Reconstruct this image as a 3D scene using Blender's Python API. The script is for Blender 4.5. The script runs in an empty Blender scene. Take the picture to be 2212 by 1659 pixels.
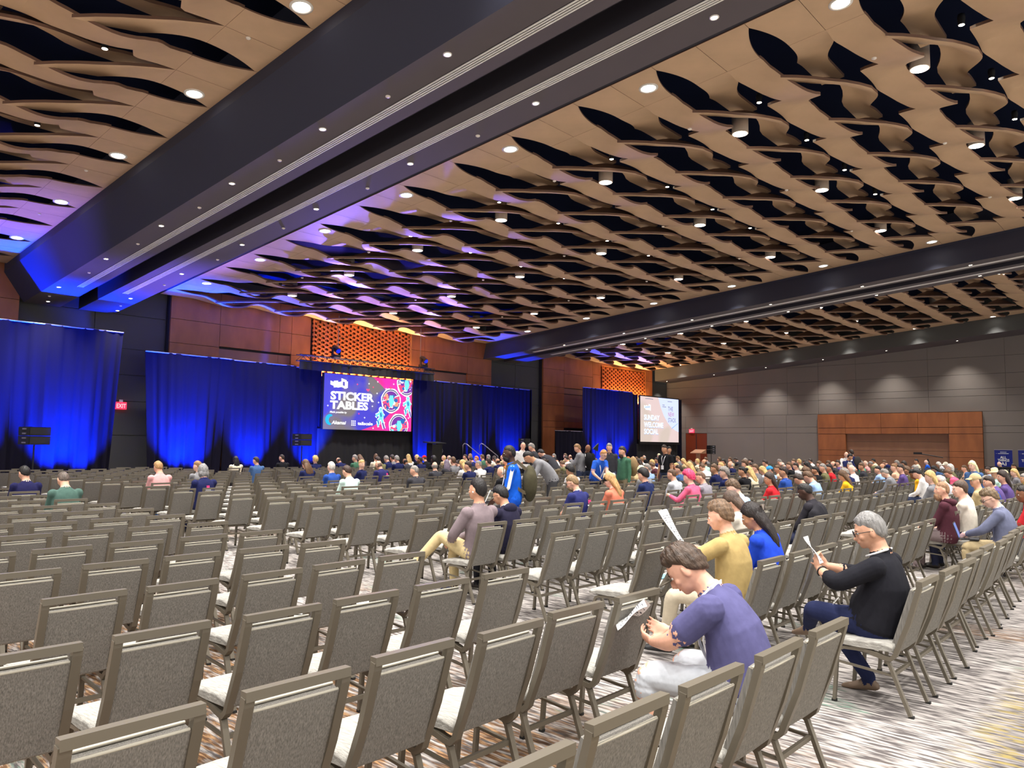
import bpy, math, random
import numpy as np
from mathutils import Vector, Matrix, kdtree

# ------------------------------------------------------------------ camera
C = bpy.context.scene.collection
SC = bpy.context.scene
FPX, CXP, CYP, CAMH = 1637.5389, 1106.0, 829.5, 1.80
_a = np.array([-1806.0, 110.5, FPX]); _a /= np.linalg.norm(_a)
_b = np.array([1494.0, 150.5, FPX]); _b /= np.linalg.norm(_b)
_u = np.cross(_b, _a); _u = _u if _u[1] < 0 else -_u
_u /= np.linalg.norm(_u)
_a = np.cross(_u, _b) if np.dot(np.cross(_u, _b), _a) > 0 else -np.cross(_u, _b)
RW = np.stack([_b, _a, _u])            # camera (right, down, forward) -> world (x along the stage wall, y to the stage, z up)
cam_d = bpy.data.cameras.new('camera'); cam = bpy.data.objects.new('camera', cam_d); C.objects.link(cam)
cam_d.sensor_fit = 'HORIZONTAL'; cam_d.sensor_width = 36.0; cam_d.lens = FPX * 36 / 2212
cam_d.clip_start = 0.05; cam_d.clip_end = 300
_r, _dn, _f = RW[:, 0], RW[:, 1], RW[:, 2]
cam.matrix_world = Matrix(((_r[0], -_dn[0], -_f[0], 0), (_r[1], -_dn[1], -_f[1], 0), (_r[2], -_dn[2], -_f[2], CAMH), (0, 0, 0, 1)))
SC.camera = cam
def at_z(u, v, z):
    d = RW @ np.array([u - CXP, v - CYP, FPX]); t = (z - CAMH) / d[2]; return d[0] * t, d[1] * t
def px(p):
    c = RW.T @ (np.array(p, float) - np.array([0, 0, CAMH])); return CXP + FPX * c[0] / c[2], CYP + FPX * c[1] / c[2], c[2]

# ------------------------------------------------------------------ world, exposure
w = bpy.data.worlds.new('hall_ambient'); SC.world = w; w.use_nodes = True
w.node_tree.nodes['Background'].inputs[0].default_value = (1.0, 0.96, 0.93, 1)
w.node_tree.nodes['Background'].inputs[1].default_value = 0.80
SC.view_settings.view_transform = 'Standard'; SC.view_settings.look = 'None'
SC.view_settings.exposure = 0.5; SC.view_settings.gamma = 1.0; SC.view_settings.use_curve_mapping = False
LAMP_W = 1250.0       # recessed and pendant downlights
SPOT_W = 700.0        # small accent lamps
BLUE_W = 13000.0       # blue uplighters at the drapes

# ------------------------------------------------------------------ helpers
def lin(c):
    return tuple(((x / 255) / 12.92 if x / 255 <= 0.04045 else ((x / 255 + 0.055) / 1.055) ** 2.4) for x in c)
MATS = {}
def mat(name, rgb, rough=0.6, metal=0.0, spec=0.5, emit=None, estr=0.0, var=0.0, vscale=(3, 3, 3), bump=0.0, bscale=(60, 60, 60), sheen=0.0, coord='Object', detail=4.0, rgb2=None, srgb=True):
    m = bpy.data.materials.new(name); m.use_nodes = True
    nt = m.node_tree; b = nt.nodes['Principled BSDF']
    col = lin(rgb) if srgb else rgb
    b.inputs['Base Color'].default_value = (*col, 1)
    b.inputs['Roughness'].default_value = rough; b.inputs['Metallic'].default_value = metal
    b.inputs['Specular IOR Level'].default_value = spec
    if sheen: b.inputs['Sheen Weight'].default_value = sheen
    if emit:
        b.inputs['Emission Color'].default_value = (*lin(emit), 1); b.inputs['Emission Strength'].default_value = estr
    if var or bump:
        tc = nt.nodes.new('ShaderNodeTexCoord')
    if var:
        mp = nt.nodes.new('ShaderNodeMapping'); mp.inputs['Scale'].default_value = vscale
        nt.links.new(tc.outputs[coord], mp.inputs[0])
        nz = nt.nodes.new('ShaderNodeTexNoise'); nz.inputs['Scale'].default_value = 1.0; nz.inputs['Detail'].default_value = detail
        nt.links.new(mp.outputs[0], nz.inputs['Vector'])
        mr = nt.nodes.new('ShaderNodeMapRange'); mr.inputs[1].default_value = 0.3; mr.inputs[2].default_value = 0.7
        nt.links.new(nz.outputs['Fac'], mr.inputs[0])
        mx = nt.nodes.new('ShaderNodeMix'); mx.data_type = 'RGBA'
        c2 = lin(rgb2) if rgb2 else None
        mx.inputs[6].default_value = (*[x * (1 - var) for x in col], 1)
        mx.inputs[7].default_value = (*(c2 or [min(1, x * (1 + var)) for x in col]), 1)
        nt.links.new(mr.outputs[0], mx.inputs[0]); nt.links.new(mx.outputs[2], b.inputs['Base Color'])
    if bump:
        mp2 = nt.nodes.new('ShaderNodeMapping'); mp2.inputs['Scale'].default_value = bscale
        nt.links.new(tc.outputs[coord], mp2.inputs[0])
        n2 = nt.nodes.new('ShaderNodeTexNoise'); n2.inputs['Scale'].default_value = 1.0; n2.inputs['Detail'].default_value = 3
        nt.links.new(mp2.outputs[0], n2.inputs['Vector'])
        bp = nt.nodes.new('ShaderNodeBump'); bp.inputs['Strength'].default_value = bump; bp.inputs['Distance'].default_value = 0.02
        nt.links.new(n2.outputs['Fac'], bp.inputs['Height']); nt.links.new(bp.outputs[0], b.inputs['Normal'])
    m.diffuse_color = (*col, 1)
    MATS[name] = m
    return m

class MB:
    """collects vertices and faces, then builds ONE mesh"""
    def __init__(s): s.v = []; s.f = []; s.m = []; s.sm = []
    def add(s, vs, fs, mi=0, smooth=False):
        o = len(s.v); s.v += [tuple(map(float, p)) for p in vs]
        for f in fs: s.f.append([i + o for i in f]); s.m.append(mi); s.sm.append(smooth)
        return s
    def box(s, x0, x1, y0, y1, z0, z1, mi=0, sk=0.0, bev=0.0):
        # sk: slope of z along y (for things that follow the falling ceiling)
        V = [(x, y, z + sk * y) for z in (z0, z1) for y in (y0, y1) for x in (x0, x1)]
        return s.add(V, [(0, 2, 3, 1), (4, 5, 7, 6), (0, 1, 5, 4), (2, 6, 7, 3), (0, 4, 6, 2), (1, 3, 7, 5)], mi)
    def loft(s, rings, mi=0, caps=True, smooth=True, closed=True):
        n = len(rings[0]); V = [p for r in rings for p in r]; F = []
        for i in range(len(rings) - 1):
            for j in range(n if closed else n - 1):
                a, b = i * n + j, i * n + (j + 1) % n
                F.append((a, b, b + n, a + n))
        s.add(V, F, mi, smooth)
        if caps:
            s.add(rings[0], [tuple(range(n))[::-1]], mi); s.add(rings[-1], [tuple(range(n))], mi)
        return s
    def tube(s, pts, r, n=8, mi=0, caps=True, smooth=True, up=(0, 0, 1), rect=None):
        """sweep; r number or list; rect=(w,h) gives a rectangular bar"""
        P = [Vector(p) for p in pts]; rings = []; ref = Vector(up)
        for i, p in enumerate(P):
            d = ((P[min(i + 1, len(P) - 1)] - P[max(i - 1, 0)])).normalized()
            a = d.cross(ref)
            if a.length < 1e-4: a = d.cross(Vector((1, 0.01, 0)))
            a.normalize(); b = a.cross(d).normalized()
            rr = r[i] if isinstance(r, (list, tuple)) else r
            if rect:
                w_, h_ = rect
                rings.append([p + a * x * w_ / 2 + b * y * h_ / 2 for x, y in ((-1, -1), (1, -1), (1, 1), (-1, 1))])
            else:
                rx, ry = (rr if isinstance(rr, (list, tuple)) else (rr, rr))
                rings.append([p + a * rx * math.cos(t) + b * ry * math.sin(t) for t in [2 * math.pi * k / n for k in range(n)]])
        return s.loft(rings, mi, caps, smooth and not rect)
    def ell(s, c, r, n=12, m=8, mi=0, rot=None, fn=None):
        V = []; F = []; c = Vector(c)
        for i in range(m + 1):
            th = math.pi * i / m
            for j in range(n):
                ph = 2 * math.pi * j / n
                d = Vector((math.sin(th) * math.cos(ph), math.sin(th) * math.sin(ph), math.cos(th)))
                k = fn(d) if fn else 1.0
                p = Vector((d.x * r[0] * k, d.y * r[1] * k, d.z * r[2] * k))
                if rot: p = rot @ p
                V.append(c + p)
        for i in range(m):
            for j in range(n):
                a = i * n + j; b = i * n + (j + 1) % n
                F.append((a, a + n, b + n, b))
        return s.add(V, F, mi, True)
    def disc(s, c, r, n=20, mi=0, z=-1, sk=0.0):
        V = [(c[0] + r * math.cos(t), c[1] + r * math.sin(t), c[2] + sk * r * math.sin(t)) for t in [2 * math.pi * k / n for k in range(n)]]
        return s.add(V, [tuple(range(n))[::-1] if z < 0 else tuple(range(n))], mi)
    def lathe(s, c, prof, n=20, mi=0, sk=0.0):
        rings = [[(c[0] + r * math.cos(t), c[1] + r * math.sin(t), c[2] + z + sk * r * math.sin(t)) for t in [2 * math.pi * k / n for k in range(n)]] for r, z in prof]
        return s.loft(rings, mi, True, True)
    def mesh(s, name):
        me = bpy.data.meshes.new(name); me.from_pydata(s.v, [], s.f)
        me.polygons.foreach_set('material_index', s.m); me.polygons.foreach_set('use_smooth', s.sm); me.update()
        return me
    def build(s, name, mats, parent=None, loc=None):
        return obj(name, s.mesh(name), mats, parent, loc)
def obj(name, me, mats=None, parent=None, loc=None):
    o = bpy.data.objects.new(name, me); C.objects.link(o)
    if mats is not None and len(me.materials) == 0:
        for m in (mats if isinstance(mats, (list, tuple)) else [mats]): me.materials.append(m)
    if parent: o.parent = parent
    if loc is not None: o.location = loc
    return o
def empty(name, loc=(0, 0, 0), rz=0.0):
    o = bpy.data.objects.new(name, None); C.objects.link(o); o.location = loc; o.rotation_euler = (0, 0, rz); o.empty_display_size = 0.1
    return o
def tag(o, label=None, cat=None, group=None, kind=None):
    if label: o['label'] = label
    if cat: o['category'] = cat
    if group: o['group'] = group
    if kind: o['kind'] = kind
    return o
def copy_tree(root, loc=None, rz=None):
    r = root.copy(); C.objects.link(r)
    if loc is not None: r.location = loc
    if rz is not None: r.rotation_euler = (0, 0, rz)
    for ch in root.children:
        c = ch.copy(); C.objects.link(c); c.parent = r
        for g in ch.children:
            d = g.copy(); C.objects.link(d); d.parent = c
    return r
def light(name, kind, loc, power, color=(1, 1, 1), parent=None, size=0.15, angle=2.4, blend=1.0, target=None):
    L = bpy.data.lights.new(name, kind); L.energy = power; L.color = color
    if kind == 'SPOT': L.spot_size = angle; L.spot_blend = blend; L.shadow_soft_size = size
    elif kind == 'POINT': L.shadow_soft_size = size
    elif kind == 'AREA': L.size = size
    o = bpy.data.objects.new(name, L); C.objects.link(o); o.location = loc
    if target is not None:
        o.rotation_euler = (Vector(target) - Vector(loc)).to_track_quat('-Z', 'Y').to_euler()
    if parent: o.parent = parent
    return o
ORD = ['nearest', 'second', 'third', 'fourth', 'fifth', 'sixth', 'seventh', 'eighth', 'ninth', 'tenth', 'eleventh', 'twelfth', 'thirteenth', 'fourteenth', 'fifteenth', 'sixteenth', 'seventeenth', 'eighteenth', 'nineteenth', 'twentieth', 'twenty-first', 'twenty-second', 'twenty-third', 'twenty-fourth', 'twenty-fifth', 'twenty-sixth']

# ------------------------------------------------------------------ materials
M_TAN = mat('ceiling_veneer', (200, 168, 136), 0.55, var=0.10, vscale=(1.2, 1.2, 1.2), spec=0.25)
M_EDGE = mat('veneer_edge', (112, 82, 66), 0.6)
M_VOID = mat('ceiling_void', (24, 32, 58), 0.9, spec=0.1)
M_BEAM = mat('beam_paint', (88, 80, 84), 0.7)
M_BEAMD = mat('beam_recess', (40, 38, 48), 0.8)
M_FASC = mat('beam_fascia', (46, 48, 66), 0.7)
M_METAL = mat('slot_metal', (240, 236, 232), 0.45)
M_WOOD = mat('wall_veneer', (150, 90, 54), 0.42, var=0.16, vscale=(2.0, 2.0, 0.7), rgb2=(168, 102, 60))
M_WOODD = mat('wall_veneer_inner', (138, 98, 74), 0.5, var=0.08, vscale=(2, 2, 0.6))
M_GREY = mat('grey_wall_panel', (124, 116, 110), 0.8, var=0.05, vscale=(0.4, 0.4, 0.4))
M_DGREY = mat('dark_wall_panel', (78, 78, 76), 0.85)
M_LAMP = mat('lamp_lens', (255, 252, 245), 0.5, emit=(255, 250, 240), estr=9.0)
M_SPOT = mat('accent_lens', (255, 250, 235), 0.5, emit=(255, 244, 220), estr=22.0)
M_TRIMR = mat('lamp_trim', (228, 222, 214), 0.5)
M_CYL = mat('pendant_shell', (196, 182, 168), 0.6)
M_SPRK = mat('sprinkler_white', (236, 226, 214), 0.5)
M_FRAME = mat('chair_frame_paint', (112, 105, 92), 0.42, metal=0.35)
M_CAPS = mat('chair_foot_rubber', (28, 28, 26), 0.7)
M_BACK = mat('chair_back_fabric', (114, 111, 105), 0.9, var=0.22, vscale=(230, 230, 5), bump=0.2, bscale=(300, 300, 12), spec=0.2, rgb2=(142, 138, 131))
M_SEAT = mat('chair_seat_fabric', (156, 153, 146), 0.9, var=0.25, vscale=(160, 14, 60), bump=0.25, bscale=(300, 60, 100), spec=0.2, rgb2=(182, 179, 171))
M_PIPE = mat('chair_piping', (190, 184, 168), 0.8)
M_BLACK = mat('black_metal', (18, 18, 20), 0.5)
M_DRAPE = mat('black_drape', (20, 18, 32), 0.9, spec=0.1)
M_WHITE = mat('white_paper', (238, 238, 236), 0.7)
M_RED = mat('exit_red', (200, 30, 50), 0.5, emit=(255, 40, 70), estr=1.6)

# carpet: streaks run towards the stage
def carpet():
    m = bpy.data.materials.new('striated_carpet'); m.use_nodes = True; nt = m.node_tree; b = nt.nodes['Principled BSDF']
    N, Lk = nt.nodes.new, nt.links.new
    b.inputs['Roughness'].default_value = 0.95; b.inputs['Specular IOR Level'].default_value = 0.1
    tc = N('ShaderNodeTexCoord')
    def noise(scale, det=3.0, off=(0, 0, 0)):
        mp = N('ShaderNodeMapping'); mp.inputs['Scale'].default_value = scale; mp.inputs['Location'].default_value = off
        Lk(tc.outputs['Object'], mp.inputs[0]); n = N('ShaderNodeTexNoise'); n.inputs['Scale'].default_value = 1; n.inputs['Detail'].default_value = det
        Lk(mp.outputs[0], n.inputs['Vector']); return n.outputs['Fac']
    def ramp(src, a, c):
        r = N('ShaderNodeMapRange'); r.inputs[1].default_value = a; r.inputs[2].default_value = c; Lk(src, r.inputs[0]); return r.outputs[0]
    def mix(f, c1, c2):
        x = N('ShaderNodeMix'); x.data_type = 'RGBA'; Lk(f, x.inputs[0])
        for c, i in ((c1, 6), (c2, 7)):
            if isinstance(c, tuple): x.inputs[i].default_value = (*lin(c), 1)
            else: Lk(c, x.inputs[i])
        return x.outputs[2]
    streak = ramp(noise((38, 5, 1), 4), 0.42, 0.58)
    streak2 = ramp(noise((60, 8, 1), 3, (7, 3, 0)), 0.46, 0.62)
    base = mix(streak, (84, 79, 78), (166, 160, 155))
    warm = mix(streak2, (92, 68, 50), (156, 122, 88))
    zone = ramp(noise((0.35, 0.16, 1), 2, (2.1, 0.4, 0)), 0.60, 0.70)
    grad = N('ShaderNodeSeparateXYZ'); Lk(tc.outputs['Object'], grad.inputs[0])
    gx = ramp(grad.outputs[0], 4.9, 3.6)
    am = N('ShaderNodeMath'); am.operation = 'MAXIMUM'; Lk(zone, am.inputs[0]); Lk(gx, am.inputs[1])
    am2 = N('ShaderNodeMath'); am2.operation = 'MULTIPLY'; Lk(am.outputs[0], am2.inputs[0]); Lk(ramp(noise((30, 4, 1), 2, (3, 9, 0)), 0.42, 0.55), am2.inputs[1])
    c = mix(am2.outputs[0], base, warm)
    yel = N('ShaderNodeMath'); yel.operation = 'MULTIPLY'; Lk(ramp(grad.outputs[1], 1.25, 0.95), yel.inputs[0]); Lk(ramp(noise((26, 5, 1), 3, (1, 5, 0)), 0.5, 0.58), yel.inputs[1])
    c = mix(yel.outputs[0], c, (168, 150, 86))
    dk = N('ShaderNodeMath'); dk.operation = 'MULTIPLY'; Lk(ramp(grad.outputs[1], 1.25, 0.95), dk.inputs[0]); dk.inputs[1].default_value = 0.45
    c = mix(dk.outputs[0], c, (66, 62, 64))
    teal = N('ShaderNodeMath'); teal.operation = 'MULTIPLY'; Lk(ramp(noise((2.2, 1.1, 1), 2, (4, 4, 0)), 0.62, 0.68), teal.inputs[0]); Lk(streak2, teal.inputs[1])
    c = mix(teal.outputs[0], c, (110, 132, 118))
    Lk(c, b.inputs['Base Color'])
    return m
M_CARPET = carpet()

# ------------------------------------------------------------------ room shell
SL = -0.0756                       # the ceilings fall towards the stage
def zc(y, z0=9.81): return z0 + SL * y
WY, GX = 30.0, 51.0                # stage wall, right-hand grey wall
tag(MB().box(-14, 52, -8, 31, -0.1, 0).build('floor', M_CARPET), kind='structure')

# --- woven ceilings
A2, BW = 1.304, 0.9675
Y0E = 5.742 - 2 * 1.935            # a slit line that is open at s = 0
def interp(tab, s): return float(np.interp(s, [t[0] for t in tab], [t[1] for t in tab]))
LN = [(0, .285), (.25, .25), (.5, .10), (.75, -.08), (1, -.22), (1.2, -.29), (1.4, -.2), (1.5, -.06), (1.65, .14), (1.8, .25), (2, .285)]
LF = [(0, 0), (.3, 0), (.6, .16), (.9, .30), (1.2, .40), (1.3, .42), (1.38, .04), (1.45, 0), (2, 0)]
def sweep_panel(cols, thick=0.055):
    """cols: list of (list of (s, t, z)) lines across the panel, near edge first; builds a closed curved board (lower face tan, rims brown)"""
    m = MB(); n = len(cols); k = len(cols[0])
    low = [(A2 * s, t, z + SL * t) for col in cols for s, t, z in col]
    top = [(x, y, z + thick) for x, y, z in low]
    F = [(i * k + j, (i + 1) * k + j, (i + 1) * k + j + 1, i * k + j + 1) for i in range(n - 1) for j in range(k - 1)]
    m.add(low, F, 0, True); m.add(top, [f[::-1] for f in F], 1, True)
    rim = [(i, 0) for i in range(n)] + [(n - 1, j) for j in range(1, k)] + [(i, k - 1) for i in range(n - 2, -1, -1)] + [(0, j) for j in range(k - 2, 0, -1)]
    V = []; G = []
    for i, j in rim: V += [low[i * k + j], top[i * k + j]]
    q = len(rim)
    for a in range(q):
        b = (a + 1) % q; G.append((2 * a, 2 * a + 1, 2 * b + 1, 2 * b))
    m.add(V, G, 1)
    return m
KW = 6
def l_cols(s0, s1, n=22):
    out = []
    for i in range(n + 1):
        s = s0 + (s1 - s0) * i / n; q = s % 2 if s < s1 or s1 % 2 else 2.0
        yn = interp(LN, q); yf = BW - interp(LF, q)
        zn = -.43 * math.sin(math.pi * q / 2) ** 2; zf = -.20 * math.sin(math.pi * q / 2) ** 2 * (1 if q < 1.3 else max(0, 1 - (q - 1.3) / .12) * .6 + .4)
        out.append([(s, yn + (yf - yn) * j / KW, zn + (zf - zn) * j / KW) for j in range(KW + 1)])
    return out
def bow(d, h, half): return h * max(0.0, 1 - (d / half) ** 2)
def s_cols(kind):
    """kind: first, mid, last; t measured from the S strip's near line, far line at BW"""
    out = []; n = 18
    for i in range(n + 1):
        u = i / n; col = []
        for j in range(KW + 1):
            v = 1 - j / KW                         # v=1 near line ... 0 far line
            if kind == 'first': a, e, z_a, z_e = 0.0, 1.9, 0.0, 0.26
            elif kind == 'mid': a, e, z_a, z_e = 0.4 + 1.6 * v ** 1.1, 3.9, -.27 + .13 * v, 0.26
            else: a, e, z_a, z_e = 0.4 + 1.6 * v ** 1.1, 2.0, -.27 * (1 - v), 0.0
            s = a + (e - a) * u
            g = min(1.0, (s - a) / (1.15 if kind == 'first' else 1.7 if kind == 'mid' else 1.6)); g = g * g * (3 - 2 * g) if kind != 'last' or v < 0.98 else u
            if kind == 'last': g = u * u * (3 - 2 * u)
            z = z_a + (z_e - z_a) * g
            if kind == 'first': yf = BW - bow(s, .285, .85); q = min(1, max(0, (s - .25) / 1.0)); yn = .5 * q * q * (3 - 2 * q)
            elif kind == 'mid': yf = BW - bow(s - 2, .285, .8) + .1 * max(0, 1 - (s - .4) / .6); q = min(1, max(0, (s - 2.25) / 1.0)); yn = .5 * q * q * (3 - 2 * q)
            else: yf = BW - bow(s - 2, .285, .8) + .1 * max(0, 1 - (s - .4) / .6); yn = 0.0
            col.append((s, yn + (yf - yn) * (1 - v), z))
        out.append(col)
    return out
def tile_cols(which):
    out = []; n = 14
    for i in range(n + 1):
        s = 0.004 + (0.985 - 0.004) * i / n; g = 0.004
        b0 = bow(s, .285, .85)
        yn, yf = (max(g, b0), BW - g) if which == 'L' else (g, BW - max(g, b0))
        out.append([(s, yn + (yf - yn) * j / 2, 0) for j in range(3)])
    return out
def flip(cols, S): return [[(S - s, t, z) for s, t, z in c] for c in cols][::-1]
ME = {}
for nm, cols in (('L', l_cols(0, 2)), ('Sfirst', s_cols('first')), ('Smid', s_cols('mid')), ('Slast', s_cols('last')),
                 ('TLr', tile_cols('L')), ('TSr', tile_cols('S')), ('TLl', flip(tile_cols('L'), 0)), ('TSl', flip(tile_cols('S'), 0))):
    mm = sweep_panel(cols, 0.06 if nm[0] != 'T' else 0.03); me = mm.mesh('ceiling_panel'); me.materials.append(M_TAN); me.materials.append(M_EDGE); ME[nm] = me
def woven(xn, periods, ylo, yhi, first=True, deck=(0, 1), yshift=0.0, dz=0.0):
    """xn: world x of s=0"""
    x0, x1 = deck
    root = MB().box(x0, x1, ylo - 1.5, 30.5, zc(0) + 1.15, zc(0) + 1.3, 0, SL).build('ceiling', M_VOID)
    tag(root, kind='structure')
    sx = [xn]
    k = 0
    def put(nm, s, y, name='ceiling_panel'):
        o = obj(name, ME[nm], None, root); o.location = (xn + A2 * s, y, zc(y) + dz); return o
    while True:
        e = Y0E + yshift + 1.935 * k
        if e > yhi: break
        if e + BW > ylo:
            for p in range(periods): put('L', 2 * p, e)
            for p in range(periods - 1): put('Smid', 2 * p, e - BW)
            put('Slast', 2 * (periods - 1), e - BW)
            if first:
                put('Sfirst', 0, e - BW)
                put('TLl', 0, e, 'ceiling_tile'); put('TSl', 0, e - BW, 'ceiling_tile')
            put('TLr', 2 * periods, e, 'ceiling_tile'); put('TSr', 2 * periods, e - BW, 'ceiling_tile')
        k += 1
    return root
woven(13.66, 6, 0.5, 29.6, True, (10.4, 31.2))
woven(34.66, 5, 2.0, 29.6, True, (33.2, 49.2))
woven(5.99 - 2 * A2 * 4, 4, 7.0, 29.6, False, (-6.5, 7.33), -0.153, 0.19)

# --- beams between the ceilings
def beam(xl_top, xl, xr, z0, rec, slots, y0=-3.0, y1=30.0, name='ceiling_beam'):
    m = MB()
    def strip(pts, mi):
        for a, b in zip(pts, pts[1:]):
            V = [(a[0], y0, a[1] + SL * y0), (b[0], y0, b[1] + SL * y0), (b[0], y1, b[1] + SL * y1), (a[0], y1, a[1] + SL * y1)]
            m.add(V, [(0, 3, 2, 1)], mi)
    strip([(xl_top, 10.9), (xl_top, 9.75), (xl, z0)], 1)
    strip([(xl, z0), (rec[0], z0)], 0)
    strip([(rec[0], z0), (rec[0], z0 + .45), (rec[1], z0 + .45), (rec[1], z0)], 2)
    strip([(rec[1], z0), (xr, z0)], 0)
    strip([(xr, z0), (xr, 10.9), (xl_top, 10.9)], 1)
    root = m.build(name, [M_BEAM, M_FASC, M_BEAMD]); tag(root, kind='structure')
    for sx0 in slots:
        d = MB()
        for q in range(4): d.box(sx0 + q * .052, sx0 + q * .052 + .022, y0, 26.8, z0 - .02, z0 + .004, 0, SL)
        d.box(sx0 - .012, sx0 + .19, y0, 26.8, z0 - .004, z0 + .002, 1, SL)
        d.build('air_slot', [M_METAL, M_BEAMD], root)
    return root
B1Z, B2Z, B3Z = 8.8, 8.92, 8.95
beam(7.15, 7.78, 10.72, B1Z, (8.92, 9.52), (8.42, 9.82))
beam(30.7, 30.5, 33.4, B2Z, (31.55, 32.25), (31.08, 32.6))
# soffit along the grey wall
m = MB()
for a, b, mi in (((48.75, 10.9), (48.75, B3Z), 0), ((48.75, B3Z), (GX + .1, B3Z), 1)):
    m.add([(a[0], -3, a[1] - 3 * SL), (b[0], -3, b[1] - 3 * SL), (b[0], 30, b[1] + 30 * SL), (a[0], 30, a[1] + 30 * SL)], [(0, 3, 2, 1)], mi)
tag(m.build('trim_1', [M_DGREY, M_BEAM]), kind='structure')
# dark closing strip beside beam one
tag(MB().box(10.72, 12.38, -3, 30, 9.83, 9.9, 0, SL).build('trim_2', M_BEAMD), kind='structure')

# --- stage wall (y = 30): dark base wall, wooden bays, lattices
tag(MB().box(-12, 51.4, 30.4, 30.6, 0, 11).build('wall_back', M_DGREY), kind='structure')
wallb = bpy.data.objects['wall_back']
def panel(x0, x1, z0, z1, y, mt, parent, name='wall_panel', d=0.06, g=0.012):
    return MB().box(x0 + g, x1 - g, y, y + d, z0 + g, z1 - g).build(name, mt, parent)
for z0, z1 in ((0, 2.0), (2.0, 3.3), (3.3, 4.3), (4.3, 5.3), (5.3, 6.6), (6.6, 7.9)):      # dark panels of the beam zones
    for x0, x1 in ((7.6, 10.2), (10.2, 12.8), (31.2, 33.6), (33.6, 35.8), (48.4, 50.98)):
        panel(x0, x1, z0, z1, 30.34, M_DGREY, wallb)
def bay(segs, x0, x1, lat, parent):
    """wooden bay: segs list of (xa, xb, [(z0, z1, inner?)])"""
    core = MB().box(x0, x1, 30.12, 30.4, 0, 8.1).build('wood_core', M_BEAMD, parent)
    for xa, xb, rows in segs:
        for za, zb, inner in rows:
            panel(xa, xb, za, zb, 30.0 if not inner else 30.07, M_WOODD if inner else M_WOOD, parent, 'wood_panel', 0.1, 0.008)
FULL = [(0, 2.9, 0), (2.9, 5.28, 0), (5.28, 5.7, 0), (5.7, 6.66, 0), (6.66, 7.62, 0), (7.62, 7.95, 0)]
INN = [(0, 2.9, 1), (2.9, 5.05, 1), (5.05, 5.66, 1), (5.74, 6.66, 0), (6.66, 7.62, 0), (7.62, 7.95, 0)]
bay([(12.85, 14.9, FULL), (14.9, 17.65, INN), (17.65, 18.25, INN), (18.25, 19.24, FULL), (25.2, 26.12, FULL), (26.12, 29.26, INN), (29.26, 31.19, FULL),
     (19.24, 25.2, [(7.5, 7.95, 0)])], 12.85, 31.19, None, wallb)
FUL2 = [(0, 1.3, 0), (1.3, 2.95, 0), (2.95, 3.34, 0), (3.34, 4.35, 0), (4.35, 5.11, 0), (5.11, 5.5, 0), (5.5, 6.6, 0), (6.6, 7.62, 0)]
INN2 = [(0, 2.8, 1), (2.95, 3.34, 0), (3.34, 4.35, 1), (4.35, 5.09, 1), (5.12, 5.48, 1), (5.5, 6.4, 0), (6.4, 7.62, 0)]
bay([(35.8, 37.9, FUL2), (37.9, 40.95, INN2), (40.95, 41.9, FUL2), (47.45, 48.4, FUL2), (41.9, 47.45, [(7.3, 7.62, 0)])], 35.8, 48.4, None, wallb)
bay([(2.0, 7.66, [(0, 5.3, 0), (5.3, 6.6, 0), (6.6, 7.95, 0)])], 2.0, 7.66, None, wallb)
# lattices: straps and bow-tie blocks
M_LAT = mat('lattice_wood', (172, 92, 46), 0.4, var=0.12, vscale=(4, 4, 4))
M_LATF = mat('lattice_frame', (214, 140, 70), 0.5)
def lattice(x0, x1, z0, z1, parent, px_, pz, stuff=False):
    y = 30.02
    f = MB(); f.box(x0 - .02, x1 + .02, y - .06, y + .1, z1, z1 + .07); f.box(x1 - .02, x1 + .12, y - .06, y + .1, z0, z1 + .07)
    f.build('lattice_frame', M_LATF, parent)
    n = int(round((x1 - x0) / px_)); pw = (x1 - x0) / n
    strap = MB()
    sm = MB().tube([(0, 0, 0), (0, 0, z1 - z0)], 0, rect=(pw * .42, .05), up=(0, 1, 0)).mesh('lattice_strap'); sm.materials.append(M_LAT)
    bm_ = MB(); W, Hh, D = pw * 1.04, pz * .62, .085
    prof = [(-W / 2, -Hh / 2), (-W * .22, -Hh / 2 - .0), (-W * .1, -Hh * .22), (W * .1, -Hh * .22), (W * .22, -Hh / 2), (W / 2, -Hh / 2), (W / 2, Hh / 2), (W * .2, Hh * .42), (-W * .2, Hh * .42), (-W / 2, Hh / 2)]
    k = len(prof); fr = [(a, -D, b) for a, b in prof]; bk = [(a, 0, b) for a, b in prof]
    bm_.add(fr + bk, [tuple(range(k))] + [(i, i + k, (i + 1) % k + k, (i + 1) % k) for i in range(k)])
    tm = bm_.mesh('lattice_block'); tm.materials.append(M_LAT)
    big = MB()
    for i in range(n):
        xc = x0 + pw * (i + .5)
        if not stuff: obj('lattice_strap', sm, None, parent, (xc, y, z0))
        else: big.box(xc - pw * .2, xc + pw * .2, y - .03, y + .02, z0, z1)
        z = z1 - pz * .5 - (pz / 2 if i % 2 else 0)
        while z > z0:
            if not stuff: obj('lattice_block', tm, None, parent, (xc, y - .02, z))
            else: big.add([(a + xc, b + y - .02, c + z) for a, b, c in fr + bk], [tuple(range(k))] + [(q, q + k, (q + 1) % k + k, (q + 1) % k) for q in range(k)])
            z -= pz
    if stuff: tag(big.build('lattice_blocks', M_LAT, parent), kind='stuff')
lattice(19.3, 25.08, 5.2, 7.46, wallb, .215, .205)
lattice(19.3, 25.08, 2.4, 5.2, wallb, .215, .205, True)
lattice(41.95, 47.3, 2.4, 7.22, wallb, .24, .26, True)

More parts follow.
